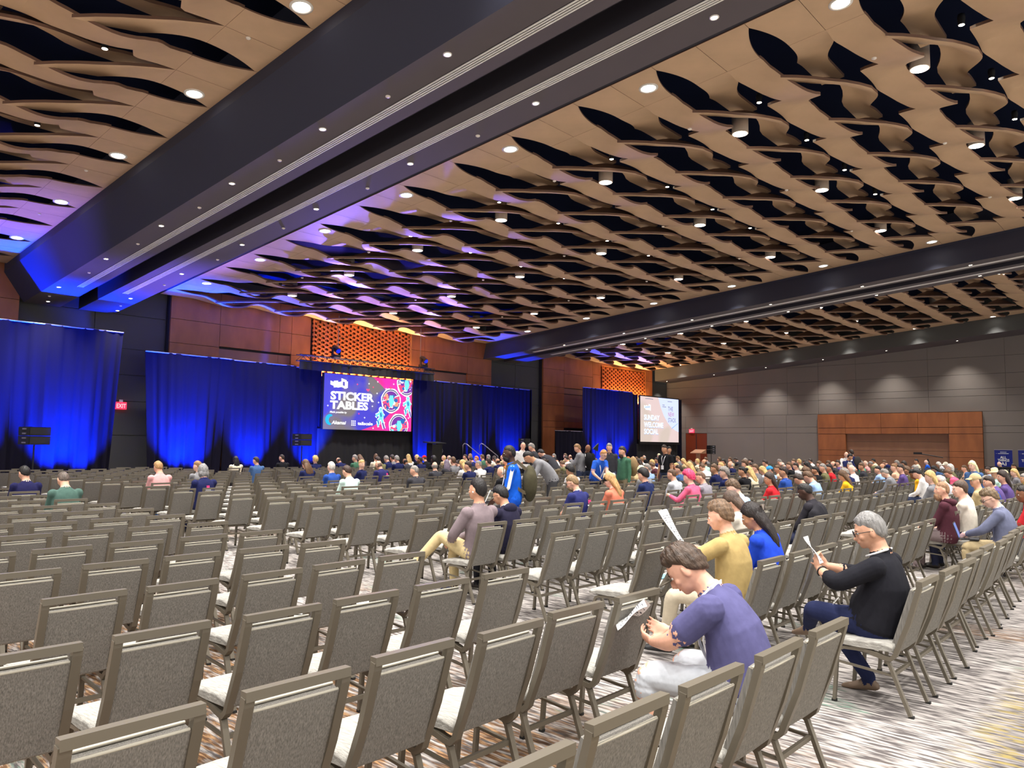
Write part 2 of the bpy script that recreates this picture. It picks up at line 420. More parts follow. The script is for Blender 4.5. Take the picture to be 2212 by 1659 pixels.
# --- right-hand grey wall (x = 51) and its wooden surround
wallr = MB().box(GX, GX + .2, -4, 30.6, 0, 11).build('wall_right', M_DGREY); tag(wallr, kind='structure')
for z0, z1 in ((0, 2.86), (2.86, 3.25), (3.25, 4.1), (4.1, 5.01), (5.01, 5.42), (5.42, 6.28), (6.28, 7.3), (7.3, 9.2)):
    ys = [-4, 0, 4.6, 9.4, 14.1, 18.83, 21, 22.6, 26.95, 28.7, 30.3] if z1 <= 4.1 else [-4, 0.5, 5.0, 8.2, 12.2, 16.4, 18.8, 20.9, 24.5, 30.3]
    for ya, yb in zip(ys, ys[1:]):
        if z1 <= 4.1 and ya >= 9.39 and yb <= 18.84: continue
        if z1 <= 2.87 and ya > 26.9 and yb < 28.8: continue
        MB().box(GX - .05, GX, ya + .006, yb - .006, z0 + .008, z1 - .008).build('wall_panel', M_GREY, wallr)
def wp(y0, y1, z0, z1, d=.22, mt=M_WOOD): MB().box(GX - d, GX, y0 + .008, y1 - .008, z0 + .008, z1 - .008).build('wood_panel', mt, wallr)
ysr = [9.4, 11.14, 12.8, 14.9, 17.06, 18.83]
for ya, yb in zip(ysr, ysr[1:]): wp(ya, yb, 3.18, 4.08)
for ya, yb in zip(ysr, ysr[1:]): wp(ya, yb, 2.79, 3.17)
for ya, yb in ((9.4, 11.14), (17.06, 18.83)):
    for za, zb in ((0, 1.4), (1.4, 1.75), (1.75, 2.78)): wp(ya, yb, za, zb)
for za, zb in ((0, 1.4), (1.4, 1.75), (1.75, 2.3), (2.3, 2.79)): wp(11.15, 17.05, za, zb, .03, M_WOODD)
# dark red door with frame
door = MB().box(GX - .04, GX, 26.97, 28.68, 0, 2.83).build('door_1', mat('door_veneer', (120, 50, 26), 0.45)); tag(door, kind='structure')
MB().box(GX - .07, GX - .04, 27.80, 27.84, 0, 2.78).build('door_edge', M_BEAMD, door)
MB().tube([(GX - .1, 27.72, 1.0), (GX - .1, 27.72, 1.2)], .015).build('door_handle', M_METAL, door)

# ------------------------------------------------------------------ lamps
def lamp_meshes():
    a = MB().lathe((0, 0, 0), [(.20, 0.0), (.20, -.012), (.155, -.018), (.15, .03)], 20, 0, SL).mesh('lamp_trim'); a.materials.append(M_TRIMR)
    b = MB().disc((0, 0, -.006), .15, 20, 0, -1, SL).mesh('lamp_lens'); b.materials.append(M_LAMP)
    c = MB().lathe((0, 0, 0), [(.075, 0.0), (.075, -.01), (.055, -.014), (.05, .02)], 12, 0, SL).mesh('accent_trim'); c.materials.append(M_TRIMR)
    d = MB().disc((0, 0, -.005), .052, 12, 0, -1, SL).mesh('accent_lens'); d.materials.append(M_SPOT)
    e = MB().lathe((0, 0, 0), [(.19, .02), (.19, .62), (.0, .64)], 20).mesh('pendant_shell'); e.materials.append(M_CYL)
    f = MB().disc((0, 0, .015), .165, 20).mesh('pendant_lens'); f.materials.append(M_LAMP)
    g = MB().lathe((0, 0, 0), [(.045, 0), (.045, -.02), (.02, -.035), (0, -.036)], 10).mesh('sprinkler'); g.materials.append(M_SPRK)
    h = MB().lathe((0, 0, 0), [(.055, 0), (.07, .14), (.06, .2), (0, .21)], 10).mesh('spot_body'); h.materials.append(M_BLACK)
    return dict(trim=a, lens=b, atrim=c, alens=d, shell=e, plens=f, spr=g, sbody=h)
LM = lamp_meshes()
def downlight(x, y, z, label, group, power=LAMP_W):
    o = tag(obj('downlight', LM['trim'], None, None, (x, y, z)), label, 'ceiling light', group)
    obj('lens', LM['lens'], None, o)
    if power: light('downlight_beam', 'SPOT', (0, 0, -.05), power, (1, .965, .925), o, .14, 1.5, 1.0)
    return o
def accent(x, y, z, label, group, power=0):
    o = tag(obj('accent_light', LM['atrim'], None, None, (x, y, z)), label, 'ceiling light', group)
    obj('lens', LM['alens'], None, o)
    if power: light('accent_beam', 'SPOT', (0, 0, -.04), power, (1, .95, .88), o, .06, 1.6, 1.0)
    return o
def pendant(x, y, z, label, group, power=LAMP_W):
    o = tag(obj('pendant_light', LM['shell'], None, None, (x, y, z)), label, 'ceiling light', group)
    obj('lens', LM['plens'], None, o)
    if power: light('pendant_beam', 'SPOT', (0, 0, -.02), power, (1, .965, .925), o, .16, 2.0, 1.0)
    return o
def gapspot(x, y, z, label, group):
    o = tag(obj('spotlight', LM['sbody'], None, None, (x, y, z)), label, 'ceiling light', group)
    s = MB().disc((0, 0, -.004), .05, 12).mesh('lens') if 'gl' not in LM else LM['gl']
    if 'gl' not in LM: s.materials.append(M_SPOT); LM['gl'] = s
    obj('lens', s, None, o); return o
ys = [4.29 + 3.86 * k for k in range(7)]
for n, y in enumerate(ys):
    downlight(13.03, y, zc(y), 'recessed downlight in the border right of the wide beam, %s from the camera' % ORD[n], 'border downlights right of the wide beam')
for n, y in enumerate([10.98 + 3.93 * k for k in range(5)]):
    downlight(6.64, y, zc(y) + .19, 'recessed downlight in the border left of the wide beam, %s from the camera' % ORD[n], 'border downlights left of the wide beam')
for n, y in enumerate([6.9 + 3.86 * k for k in range(6)]):
    downlight(29.95, y, zc(y), 'recessed downlight at the far edge of the middle ceiling, %s from the camera' % ORD[n], 'far border downlights of the middle ceiling', LAMP_W * .2)
for n, y in enumerate([8.21 + 3.9 * k for k in range(6)]):
    downlight(48.3, y, zc(y), 'recessed downlight above the grey wall, %s from the camera' % ORD[n], 'downlights above the grey wall', LAMP_W * .3)
for r, (x, nm) in enumerate(((16.42, 'first'), (21.62, 'second'), (26.98, 'third'))):
    for n, y in enumerate([3.9 + 3.86 * k for k in range(7)]):
        pendant(x, y, zc(y) - .05, 'white cylinder pendant light, %s in the %s row right of the wide beam' % (ORD[n], nm), 'cylinder pendants in the middle ceiling')
for r, (x, nm) in enumerate(((37.5, 'nearer'), (42.7, 'farther'))):
    for n, y in enumerate([6.0 + 3.86 * k for k in range(6)]):
        pendant(x, y, zc(y) - .05, 'white cylinder pendant light in the farthest ceiling, %s in the %s row' % (ORD[n], nm), 'cylinder pendants in the farthest ceiling')
pendant(2.3, 12.6, zc(12.6) + .1, 'large white pendant light at the left edge of the left ceiling', 'pendants in the left ceiling')
k_ = 6.8 / 6.39 * (B1Z - 1.8) / 6.8
for x0, nm, lst in ((7.33, 'left', [8.05, 11.28, 14.52, 17.87, 21.24, 24.87]), (9.41, 'right', [4.81, 8.10, 11.36, 14.63, 17.96, 21.39, 24.98])):
    for n, y in enumerate(lst):
        X, Y = x0 * k_, y * k_
        accent(X, Y, zc(Y, B1Z), 'small bright spot under the %s half of the wide beam, %s from the camera' % (nm, ORD[n]), 'spots along the wide beam', SPOT_W)
    X, Y = (x0 + .3) * k_, 27.6 * k_
    accent(X, min(Y, 29.4), zc(min(Y, 29.4), B1Z), 'dim spot nearest the stage wall under the %s half of the wide beam' % nm, 'spots along the wide beam')
for x0, nm, y00 in ((30.95, 'near', 5.91), (33.05, 'far', 6.01)):
    for n in range(6):
        Y = y00 + 3.72 * n
        accent(x0, Y, zc(Y, B2Z), 'small bright spot on the %s side of the second beam, %s from the camera' % (nm, ORD[n]), 'spots along the second beam', SPOT_W if n % 2 else 0)
for n in range(6):
    Y = 10.3 + 3.85 * n
    accent(49.7, Y, zc(Y, B3Z), 'small bright spot in the soffit over the grey wall, %s from the camera' % ORD[n], 'spots over the grey wall', SPOT_W * .8)
for r, (x, nm) in enumerate(((15.45, 'first'), (18.15, 'second'), (20.8, 'third'), (23.4, 'fourth'))):
    for n, y in enumerate([2.95 + 3.9 * k for k in range(7)]):
        gapspot(x, y, zc(y) + .05, 'tiny spotlight in a ceiling gap, %s in the %s row right of the beam' % (ORD[n], nm), 'spotlights in the middle ceiling gaps')
for n, (x, y) in enumerate(((4.75, 14.4), (4.8, 18.35))):
    gapspot(x, y, zc(y) + .15, 'tiny spotlight in a dark gap of the left ceiling, %s from the camera' % ORD[n], 'spotlights in the left ceiling gaps')
# the hall goes on behind and left of the camera: its lamps there, on the same grid
for x in (2.3, -3.0, 6.64, 13.03, 16.42, 21.62, 26.98):
    for y in (-7.6, -3.7, 0.3):
        light('hall_downlight_beam', 'SPOT', (x, y, zc(y)), LAMP_W, (1, .965, .925), None, .16, 2.0, 1.0)
for x, y in ((2.3, 4.4), (2.3, 8.5), (-3, 4.4), (-3, 8.5), (-3, 12.6), (2.3, 16.6), (-3, 16.6), (6.64, 7.0), (6.64, 3.4)):
    light('hall_downlight_beam', 'SPOT', (x, y, zc(y) + .15), LAMP_W, (1, .965, .925), None, .16, 2.0, 1.0)
# sprinkler heads
def sprinkler(x, y, z, label, group): tag(obj('sprinkler', LM['spr'], None, None, (x, y, z)), label, 'sprinkler', group)
for nm, x0, off in (('left', 7.33, 1.55), ('right', 9.41, 1.55)):
    for n in range(6):
        Y = (8.05 + 3.3 * n + off) * k_; X = (x0 + .12) * k_
        sprinkler(X, Y, zc(Y, B1Z), 'small white sprinkler disc in the %s half of the wide beam, %s from the camera' % (nm, ORD[n]), 'sprinklers on the wide beam')
for q, xx in enumerate((14.7, 20.0, 25.2)):
    for n in range(6):
        Y = Y0E + .45 + 1.935 * (2 * n + 1)
        sprinkler(xx, Y, zc(Y) - .33, 'small white sprinkler under the middle ceiling, %s in the %s row from the beam' % (ORD[n], ('first', 'second', 'third')[q]), 'sprinklers under the middle ceiling')
for n, (x, y, dz) in enumerate(((6.45, 12.4, 0), (6.4, 20.2, 0), (6.5, 24.1, 0))):
    sprinkler(x, y, zc(y) + .19, 'small white sprinkler disc in the left ceiling border, %s from the camera' % ORD[n], 'sprinklers in the left border')

# ------------------------------------------------------------------ chairs
def chair_parts():
    P = {}
    post = [(0, .892), (.006, .86), (.079, .615), (.147, .445), (.165, .395), (.195, .367), (.235, .37), (.33, .392)]
    fr = MB()
    for sx in (-1, 1): fr.tube([(sx * .208, y, z) for y, z in post], 0, rect=(.03, .042), up=(1, 0, 0))
    P['back_frame'] = (fr, [M_FRAME], None)
    # upper rail is part of the same frame
    fr.box(-.225, .225, -.018, .022, .878, .914)
    bk = MB(); n = 7
    def pad(off, inset):
        return [[(sx * (.193 - inset), y + off[0], z + off[1]) for sx in (-1, -.5, 0, .5, 1)] for y, z in [(.018 + (.150 - .018) * i / n, .828 - (.828 - .425) * i / n) for i in range(n + 1)]]
    R0, R1 = pad((-.012, 0), 0), pad((.05, .018), .012)
    for r in R0:
        for j, p in enumerate(r): r[j] = (p[0], p[1] - .004 * (1 - abs(p[0]) / .193), p[2])
    for r in R1:
        for j, p in enumerate(r): r[j] = (p[0], p[1] + .014 * (1 - (p[0] / .193) ** 2), p[2])
    kk = 5; V = [p for r in R0 for p in r] + [p for r in R1 for p in r]; o = (n + 1) * kk
    F = [(i * kk + j, i * kk + j + 1, (i + 1) * kk + j + 1, (i + 1) * kk + j) for i in range(n) for j in range(kk - 1)]
    F += [(o + a, o + d, o + c, o + b) for a, b, c, d in F]
    rim = [j for j in range(kk)] + [i * kk + kk - 1 for i in range(1, n + 1)] + [n * kk + j for j in range(kk - 2, -1, -1)] + [i * kk for i in range(n - 1, 0, -1)]
    F += [(rim[i], o + rim[i], o + rim[(i + 1) % len(rim)], rim[(i + 1) % len(rim)]) for i in range(len(rim))]
    bk.add(V, F, 0, False)
    P['backrest'] = (bk, [M_BACK], None)
    pp = MB().tube([(-.185, .012, .832), (0, .006, .834), (.185, .012, .832)], .006, 6); pp.tube([(-.185, .05, .846), (.185, .05, .846)], .006, 6)
    P['piping'] = (pp, [M_PIPE], 'backrest')
    st = MB(); prof = [(.155, .412), (.17, .472), (.23, .482), (.40, .478), (.54, .466), (.60, .452), (.624, .432), (.615, .41), (.40, .405)]
    rings = []
    for x in (-.228, -.222, -.19, 0, .19, .222, .228):
        e = {.228: .03, .222: .012, .19: .003}.get(abs(x), 0)
        rings.append([(x, y + (e if y < .3 else -e), (z - e * .8 if z > .44 else z + e * .3)) for y, z in prof])
    st.loft(rings, 0, True, True)
    P['seat'] = (st, [M_SEAT], None)
    legs = []
    for sx in (-1, 1):
        f = MB().tube([(sx * .205, y, z) for y, z in [(.581, .015), (.566, .2), (.556, .335), (.538, .375), (.505, .392), (.43, .396), (.366, .396)]], 0, rect=(.022, .03), up=(1, 0, 0))
        f.box(sx * .205 - .014, sx * .205 + .014, .566, .598, 0, .018, 1)
        r = MB().tube([(sx * .208, y, z) for y, z in [(.366, .396), (.28, .39), (.235, .372), (.207, .34), (.155, .2), (.08, .012)]], 0, rect=(.022, .034), up=(1, 0, 0))
        r.box(sx * .208 - .014, sx * .208 + .014, .058, .092, 0, .016, 1)
        legs += [f, r]
    P['leg'] = (legs, [M_FRAME, M_CAPS], None)
    sr = MB()
    for sx in (-1, 1): sr.tube([(sx * .205, .55, .288), (sx * .205, .185, .256)], 0, rect=(.014, .02), up=(1, 0, 0))
    sr.box(-.2, .2, .18, .2, .245, .27); sr.box(-.2, .2, .35, .375, .372, .396)
    P['stretcher'] = (sr, [M_FRAME], None)
    return P
CP = chair_parts()
CHAIR_ME = {}
for k2_, (mb, ms, par) in CP.items():
    if k2_ == 'leg':
        CHAIR_ME['leg'] = []
        for q in mb:
            me = q.mesh('leg'); [me.materials.append(x) for x in ms]; CHAIR_ME['leg'].append(me)
    else:
        me = mb.mesh(k2_); [me.materials.append(x) for x in ms]; CHAIR_ME[k2_] = me
# one-mesh chair for places too far away to show the parts
def joined_chair(lo=False):
    allm = [M_FRAME, M_CAPS, M_BACK, M_SEAT, M_PIPE]; ix = {m.name: i for i, m in enumerate(allm)}; J = MB()
    for k3, (mb, ms, par) in CP.items():
        for q in (mb if k3 == 'leg' else [mb]):
            o = len(J.v); J.v += q.v
            for f, mi, sm in zip(q.f, q.m, q.sm): J.f.append([a + o for a in f]); J.m.append(ix[ms[mi].name]); J.sm.append(sm)
    return J, allm
JC, JM = joined_chair()
CHAIR_J = JC.mesh('banquet_chair'); [CHAIR_J.materials.append(x) for x in JM]
def simple_chair(x, y, J):
    """light chair for the mass: rail, posts, pad, seat, four legs"""
    J.box(x - .225, x + .225, y - .018, y + .022, .878, .914, 0)
    for sx in (-1, 1):
        J.tube([(x + sx * .208, y, .89), (x + sx * .208, y + .147, .445), (x + sx * .208, y + .235, .37)], 0, rect=(.03, .042), up=(1, 0, 0), mi=0, caps=False)
        J.tube([(x + sx * .205, y + .58, 0), (x + sx * .205, y + .54, .39)], 0, rect=(.022, .03), up=(1, 0, 0), mi=0, caps=False)
        J.tube([(x + sx * .208, y + .22, .37), (x + sx * .208, y + .075, 0)], 0, rect=(.022, .034), up=(1, 0, 0), mi=0, caps=False)
    V = [(x + a, y + b + c, z) for c in (0, .05) for b, z in ((.018, .83), (.15, .425)) for a in (-.193, .193)]
    J.add(V, [(0, 1, 3, 2), (4, 6, 7, 5), (0, 4, 5, 1), (2, 3, 7, 6), (0, 2, 6, 4), (1, 5, 7, 3)], 1)
    J.box(x - .225, x + .225, y + .16, y + .62, .41, .475, 2)

random.seed(4)
SEATS = []                                  # (x, y, block, row, index from the aisle)
def in_view(x, y, z, mx=90, my=160):
    u, v, d = px((x, y, z)); return d > 0.3 and -mx < u < 2212 + mx and -my < v < 1659 + my
A_X = [4.02, 3.41, 2.82, 2.235, 1.645, 1.05, .46, -.13, -.72, -1.31]
for r in range(14):
    y = 1.47 + 1.115 * r + (0.0 if r < 9 else .03 * (r - 8))
    for i, x in enumerate(A_X):
        SEATS.append((x + (.07 if r > 7 else 0) + random.uniform(-.02, .02), y + random.uniform(-.03, .03), 'left', r, i))
for r in range(23):
    y = 1.45 + 1.168 * r if r < 10 else 13.1 + 1.125 * (r - 10)
    x0 = min(6.47, 5.94 + .115 * r)
    for i in range(9):
        SEATS.append((x0 + .605 * i + random.uniform(-.02, .02), y + (.02 * i if r == 0 else 0) + random.uniform(-.03, .03), 'middle', r, i))
for b, x00, nn in (('right', 12.92, 11), ('fourth', 21.1, 11), ('fifth', 29.3, 11), ('farthest', 37.6, 12)):
    for r in range(22):
        y = 1.66 + 1.09 * r
        for i in range(nn):
            SEATS.append((x00 + .565 * i + random.uniform(-.02, .02), y + random.uniform(-.03, .03), b, r, i))
SEATS = [s for s in SEATS if in_view(s[0], s[1], .9) or in_view(s[0], s[1] + .3, .45)]
CLEAR = [(8.05, 26.9), (17.95, 27.6), (8.35, 27.15), (9.1, 27.2), (5.95, 27.2), (46.5, 16), (47.8, 26.8), (49.6, 26)]
SEATS = [s for s in SEATS if s[1] < (25.9 if s[0] > 18.9 else 27.0) and min(math.hypot(s[0] - a, s[1] + .3 - b) for a, b in CLEAR) > .75]
SEATS.sort(key=lambda s: px((s[0], s[1], .7))[2])
BLK = {'left': 'left block', 'middle': 'middle block', 'right': 'right block', 'fourth': 'fourth block', 'fifth': 'fifth block', 'farthest': 'farthest block'}
rest = MB(); chair_objs = []
for q, (x, y, b, r, i) in enumerate(SEATS):
    if q >= 300: simple_chair(x, y, rest); continue
    near = q < 120
    lab = 'grey banquet chair, %s, in %s of the %s' % ('at the aisle' if i == 0 else ORD[i] + ' from the aisle', 'the nearest row' if r == 0 else 'the %s row' % ORD[r], BLK[b])
    if not near:
        o = obj('banquet_chair', CHAIR_J, None, None, (x, y, 0))
    else:
        o = empty('banquet_chair', (x, y, 0)); 
        o.rotation_euler = (0, 0, math.radians(random.uniform(-1.5, 1.5)))
        pr = {}
        for nm in ('back_frame', 'backrest', 'seat', 'stretcher'): pr[nm] = obj(nm, CHAIR_ME[nm], None, o)
        obj('piping', CHAIR_ME['piping'], None, pr['backrest'])
        for me in CHAIR_ME['leg']: obj('leg', me, None, o)
    tag(o, lab, 'chair', 'grey banquet chairs in rows')
tag(rest.build('banquet_chairs', [M_FRAME, M_BACK, M_SEAT]), 'mass of grey banquet chairs in the far rows', 'chair', None, 'stuff')

# ------------------------------------------------------------------ stage end: drapes, screens, truss, sound, lecterns
def at_y(u, v, y):
    d = RW @ np.array([u - CXP, v - CYP, FPX]); t = y / d[1]; return d[0] * t, CAMH + d[2] * t
def at_x(u, v, x):
    d = RW @ np.array([u - CXP, v - CYP, FPX]); t = x / d[0]; return d[1] * t, CAMH + d[2] * t
def drape(x0, x1, y, z0, z1, seed, label, rail=True, amp=.055, flare=.0, name='stage_drape', cat='drape', group='black drapes along the stage wall', along='x', mt=None):
    rnd = random.Random(seed); n = max(14, int(abs(x1 - x0) * 13)); ph = [rnd.uniform(0, 6.28) for _ in range(4)]
    rows = 7; V = []; m = MB()
    for layer in (0, 1):
        for r in range(rows + 1):
            t = r / rows; z = z0 + (z1 - z0) * (1 - t)
            for i in range(n + 1):
                a = i / n; X = x0 + (x1 - x0) * a
                k = .35 + .65 * t
                off = amp * k * (math.sin(X * 17 + ph[0] + .8 * math.sin(X * 2.1 + ph[1])) + .6 * math.sin(X * 29 + ph[2]) + 1.2 * math.sin(X * 4.3 + ph[3]))
                XX = X + (a - .5) * flare * t + .03 * t * math.sin(X * 6 + ph[1])
                yy = y + off + (.02 if layer else 0)
                V.append((XX, yy, z) if along == 'x' else (yy, XX, z))
    F = []; w_ = n + 1; o = (rows + 1) * w_
    for r in range(rows):
        for i in range(n):
            a = r * w_ + i; F.append((a, a + w_, a + w_ + 1, a + 1)); F.append((o + a, o + a + 1, o + a + w_ + 1, o + a + w_))
    m.add(V, F, 0, True)
    o_ = tag(m.build(name, mt or M_DRAPE), label, cat, group)
    if rail:
        p0, p1 = ((x0, y, z1 - .01), (x1, y, z1 - .01)) if along == 'x' else ((y, x0, z1 - .01), (y, x1, z1 - .01))
        MB().tube([p0, p1], .022, 8).build('rail', M_RAIL, o_)
    return o_
M_RAIL = mat('drape_rail', (150, 146, 160), 0.35, metal=0.7)
M_DRAPE2 = mat('screen_skirt', (26, 25, 28), 0.9)
drape(5.4, 10.38, 28.0, 0, 5.6, 1, 'tall black drape at far left, lit blue from below, taller than its neighbour', flare=-.5)
drape(11.55, 14.95, 29.0, 0, 5.15, 2, 'black drape with a broad blue glow right of the dark wall strip', flare=-.7)
drape(14.75, 17.95, 29.05, 0, 5.13, 3, 'dark pleated drape with a second blue glow left of the big screen')
drape(17.95, 19.3, 29.1, 0, 5.1, 4, 'narrow drape strip glowing blue directly left of the big screen')
drape(19.0, 25.1, 29.15, 0.6, 2.45, 5, 'black skirt hanging under the big colourful screen', rail=False, amp=.03, mt=M_DRAPE2)
drape(17.95, 25.65, 28.75, 4.98, 5.40, 6, 'short black valance hanging from the truss above the big screen', rail=False, amp=.04, mt=M_DRAPE2)
drape(24.5, 29.0, 29.0, 0, 5.05, 7, 'black drape right of the big screen, blue glow behind the black lectern')
drape(29.0, 33.4, 29.0, 0, 5.05, 8, 'black drape with two faint blue glows ending near the wooden bay')
drape(29.0, 29.9, 33.6, 0, 5.05, 9, 'short black drape returning to the wall beside the wooden bay', along='y', rail=False)
drape(34.5, 37.2, 28.0, 0, 2.7, 10, 'low black drape in front of the second wooden bay')
drape(37.2, 42.65, 28.0, 0, 5.42, 11, 'black drape with two narrow blue glows left of the white screen')
drape(42.85, 43.6, 28.2, 0, 5.3, 12, 'narrow black drape at the left edge of the white screen', rail=False)
drape(48.6, 49.5, 28.2, 0, 5.26, 13, 'narrow black drape at the right edge of the white screen', rail=False)
drape(43.4, 48.8, 28.15, 0, 2.0, 14, 'finely pleated black skirt under the white screen', rail=False, amp=.025, mt=M_DRAPE2)
# blue uplighters standing at the drapes
up = [(5.95, 27.2, 1), (8.35, 27.15, 1.3), (9.1, 27.2, .8), (12.85, 28.2, 1.2), (13.4, 28.3, .6), (15.9, 28.25, 1), (18.62, 28.35, .8), (25.35, 28.72, .8), (29.0, 28.72, .7), (31.6, 28.3, .7), (38.9, 27.3, .8), (41.3, 27.3, .9)]
ub = MB(); ub.lathe((0, 0, 0), [(.09, 0), (.11, .03), (.11, .2), (.095, .21)], 14); ubm = ub.mesh('uplighter_body'); ubm.materials.append(M_BLACK)
M_BLUEL = mat('blue_lens', (20, 40, 255), 0.4, emit=(10, 30, 255), estr=3)
ul = MB().disc((0, 0, .213), .09, 14, 0, 1).mesh('lens'); ul.materials.append(M_BLUEL)
for n, (x, y, k) in enumerate(up):
    o = tag(obj('uplighter', ubm, None, None, (x, y, 0)), 'small black uplighter on the floor at the stage drapes, %s from the left' % ORD[n].replace('nearest', 'first'), 'stage light', 'blue uplighters at the drapes')
    obj('lens', ul, None, o)
    light('blue_beam', 'SPOT', (0, 0, .25), BLUE_W * k, (0.0, 0.03, 1.0), o, .08, 1.25, .9, target=(0, .33 + .02 * (n % 3), 1.25))
# --- truss over the big screen
tr = empty('lighting_truss', (0, 0, 0)); tag(tr, 'black lighting truss across the top of the big screen', 'truss')
for dy in (0, .28):
    for dz in (0, .26):
        MB().tube([(17.9, 28.72 + dy, 5.36 + dz), (25.7, 28.72 + dy, 5.36 + dz)], .02, 8).build('chord', M_BLACK, tr)
br = MB(); k = 26
for i in range(k):
    xa, xb = 17.9 + 7.8 * i / k, 17.9 + 7.8 * (i + 1) / k
    for dy in (0, .28): br.tube([(xa, 28.72 + dy, 5.36 + (.26 if i % 2 else 0)), (xb, 28.72 + dy, 5.36 + (0 if i % 2 else .26))], .011, 6)
    br.tube([(xa, 28.72, 5.62), (xb, 29.0, 5.62)], .009, 6)
tag(br.build('brace', M_BLACK, tr), kind='stuff')
M_CABLE = mat('hoist_cable', (150, 150, 150), .4, metal=.6)
for x, y in ((19.95, 28.86), (24.85, 28.86)):
    MB().tube([(x, y, 5.62), (x, y, zc(y) - .04)], .012, 6).build('hoist_cable', M_CABLE, tr)
    MB().box(x - .06, x + .06, y - .06, y + .06, 5.62, 5.78).build('hoist', M_BLACK, tr)
for n, (x, lab) in enumerate(((19.75, 'black moving-head spotlight on the left end of the truss'), (24.95, 'black moving-head spotlight on the right end of the truss'))):
    o = empty('moving_head_light', (x, 28.72, 5.64)); tag(o, lab, 'stage light')
    MB().box(-.17, .17, -.14, .14, 0, .12).build('base', M_BLACK, o)
    for sx in (-1, 1): MB().box(sx * .19 - .025, sx * .19 + .025, -.06, .06, .08, .42).build('yoke', M_BLACK, o)
    MB().tube([(0, .2, .50), (0, .05, .42), (0, -.18, .28)], [.10, .15, .13], 14).build('head', M_BLACK, o)
    MB().tube([(0, -.18, .28), (0, -.19, .273)], .11, 14).build('lens', mat('moving_lens%d' % n, (40, 60, 160), .2), o)
# --- big LED screen
def emis(name, rgb, k=1.0, rgb2=None, scale=1.5):
    m = bpy.data.materials.new(name); m.use_nodes = True; nt = m.node_tree; b = nt.nodes['Principled BSDF']
    b.inputs['Base Color'].default_value = (.01, .01, .01, 1); b.inputs['Roughness'].default_value = .5
    b.inputs['Emission Color'].default_value = (*lin(rgb), 1); b.inputs['Emission Strength'].default_value = k
    if rgb2:
        tc = nt.nodes.new('ShaderNodeTexCoord'); nz = nt.nodes.new('ShaderNodeTexNoise'); nz.inputs['Scale'].default_value = scale; nz.inputs['Detail'].default_value = 1
        nt.links.new(tc.outputs['Object'], nz.inputs['Vector'])
        mr = nt.nodes.new('ShaderNodeMapRange'); mr.inputs[1].default_value = .46; mr.inputs[2].default_value = .54; nt.links.new(nz.outputs['Fac'], mr.inputs[0])
        mx = nt.nodes.new('ShaderNodeMix'); mx.data_type = 'RGBA'; mx.inputs[6].default_value = (*lin(rgb), 1); mx.inputs[7].default_value = (*lin(rgb2), 1)
        nt.links.new(mr.outputs[0], mx.inputs[0]); nt.links.new(mx.outputs[2], b.inputs['Emission Color'])
    m.cycles.emission_sampling = 'NONE' if k < 1.2 else 'AUTO'
    return m
E_WHITE = emis('screen_white', (255, 255, 255)); E_SLATE = emis('screen_slate', (112, 104, 108), 1, (62, 58, 190), .55)
E_MAG = emis('screen_magenta', (232, 42, 140), 1, (226, 40, 165), .8); E_PURP = emis('screen_purple', (110, 40, 150)); E_CYAN = emis('screen_cyan', (110, 214, 235)); E_TEAL = emis('screen_teal', (20, 96, 170))
E_PINK = emis('screen_pink', (255, 70, 120)); E_ORNG = emis('screen_orange', (255, 150, 120)); E_AZ = emis('screen_azure', (0, 170, 230)); E_DK = emis('screen_dark', (44, 34, 100))
def text(body, size, loc, rot, mt, parent, width=None, bold=.0, name='lettering', align='LEFT', sp=1.0, shear=0.0):
    cu = bpy.data.curves.new('lettering', 'FONT'); cu.body = body; cu.size = size; cu.align_x = align; cu.offset = bold; cu.space_line = sp; cu.shear = shear; cu.resolution_u = 3
    to = bpy.data.objects.new('tmp_text', cu); C.objects.link(to)
    dg = bpy.context.evaluated_depsgraph_get(); me = bpy.data.meshes.new_from_object(to.evaluated_get(dg))
    bpy.data.objects.remove(to); bpy.data.curves.remove(cu)
    if width and len(me.vertices):
        xs = [v.co.x for v in me.vertices]; k = width / max(1e-6, max(xs) - min(xs))
        for v in me.vertices: v.co.x *= k
    me.materials.clear(); me.materials.append(mt)
    o = obj(name, me, None, parent, loc); o.rotation_euler = rot; return o
R_BACK = (math.pi / 2, 0, 0)                              # text facing the hall from the stage wall
R_RIGHT = (math.pi / 2, 0, -math.pi / 2)                  # text facing the hall from the right wall
class Flat:
    def __init__(s, x0, z1, W, H, y): s.x0, s.z1, s.W, s.H, s.y, s.m, s.L = x0, z1, W, H, y, MB(), 0
    def P(s, u, v, l=0): return (s.x0 + u * s.W, s.y - .002 * l, s.z1 - v * s.H)
    def poly(s, uv, mi, l): s.m.add([s.P(min(1, max(0, u)), min(1, max(0, v)), l) for u, v in uv], [tuple(range(len(uv)))[::-1]], mi)
    def circ(s, u, v, r, mi, l, n=22, a=1.0, w=0.0):
        s.poly([(u + r * (1 + w * math.sin(7 * t)) * math.cos(t), v - r * a * (1 + w * math.sin(7 * t)) * math.sin(t) * s.W / s.H) for t in [2 * math.pi * i / n for i in range(n)]], mi, l)
scr = tag(MB().box(19.27, 24.43, 28.92, 29.06, 2.4, 4.95).build('led_screen', M_BLACK), 'large colourful LED screen reading STICKER TABLES under the truss', 'screen')
F1 = Flat(19.31, 4.93, 5.08, 2.51, 28.915)
F1.poly([(0, 0), (1, 0), (1, 1), (0, 1)], 0, 0)
bd = [(.53, 0), (.60, .1), (.68, .22), (.74, .36), (.765, .5), (.74, .66), (.66, .8), (.54, .92), (.41, 1)]
F1.poly(bd + [(1, 1), (1, 0)], 1, 1)
rs = random.Random(3)
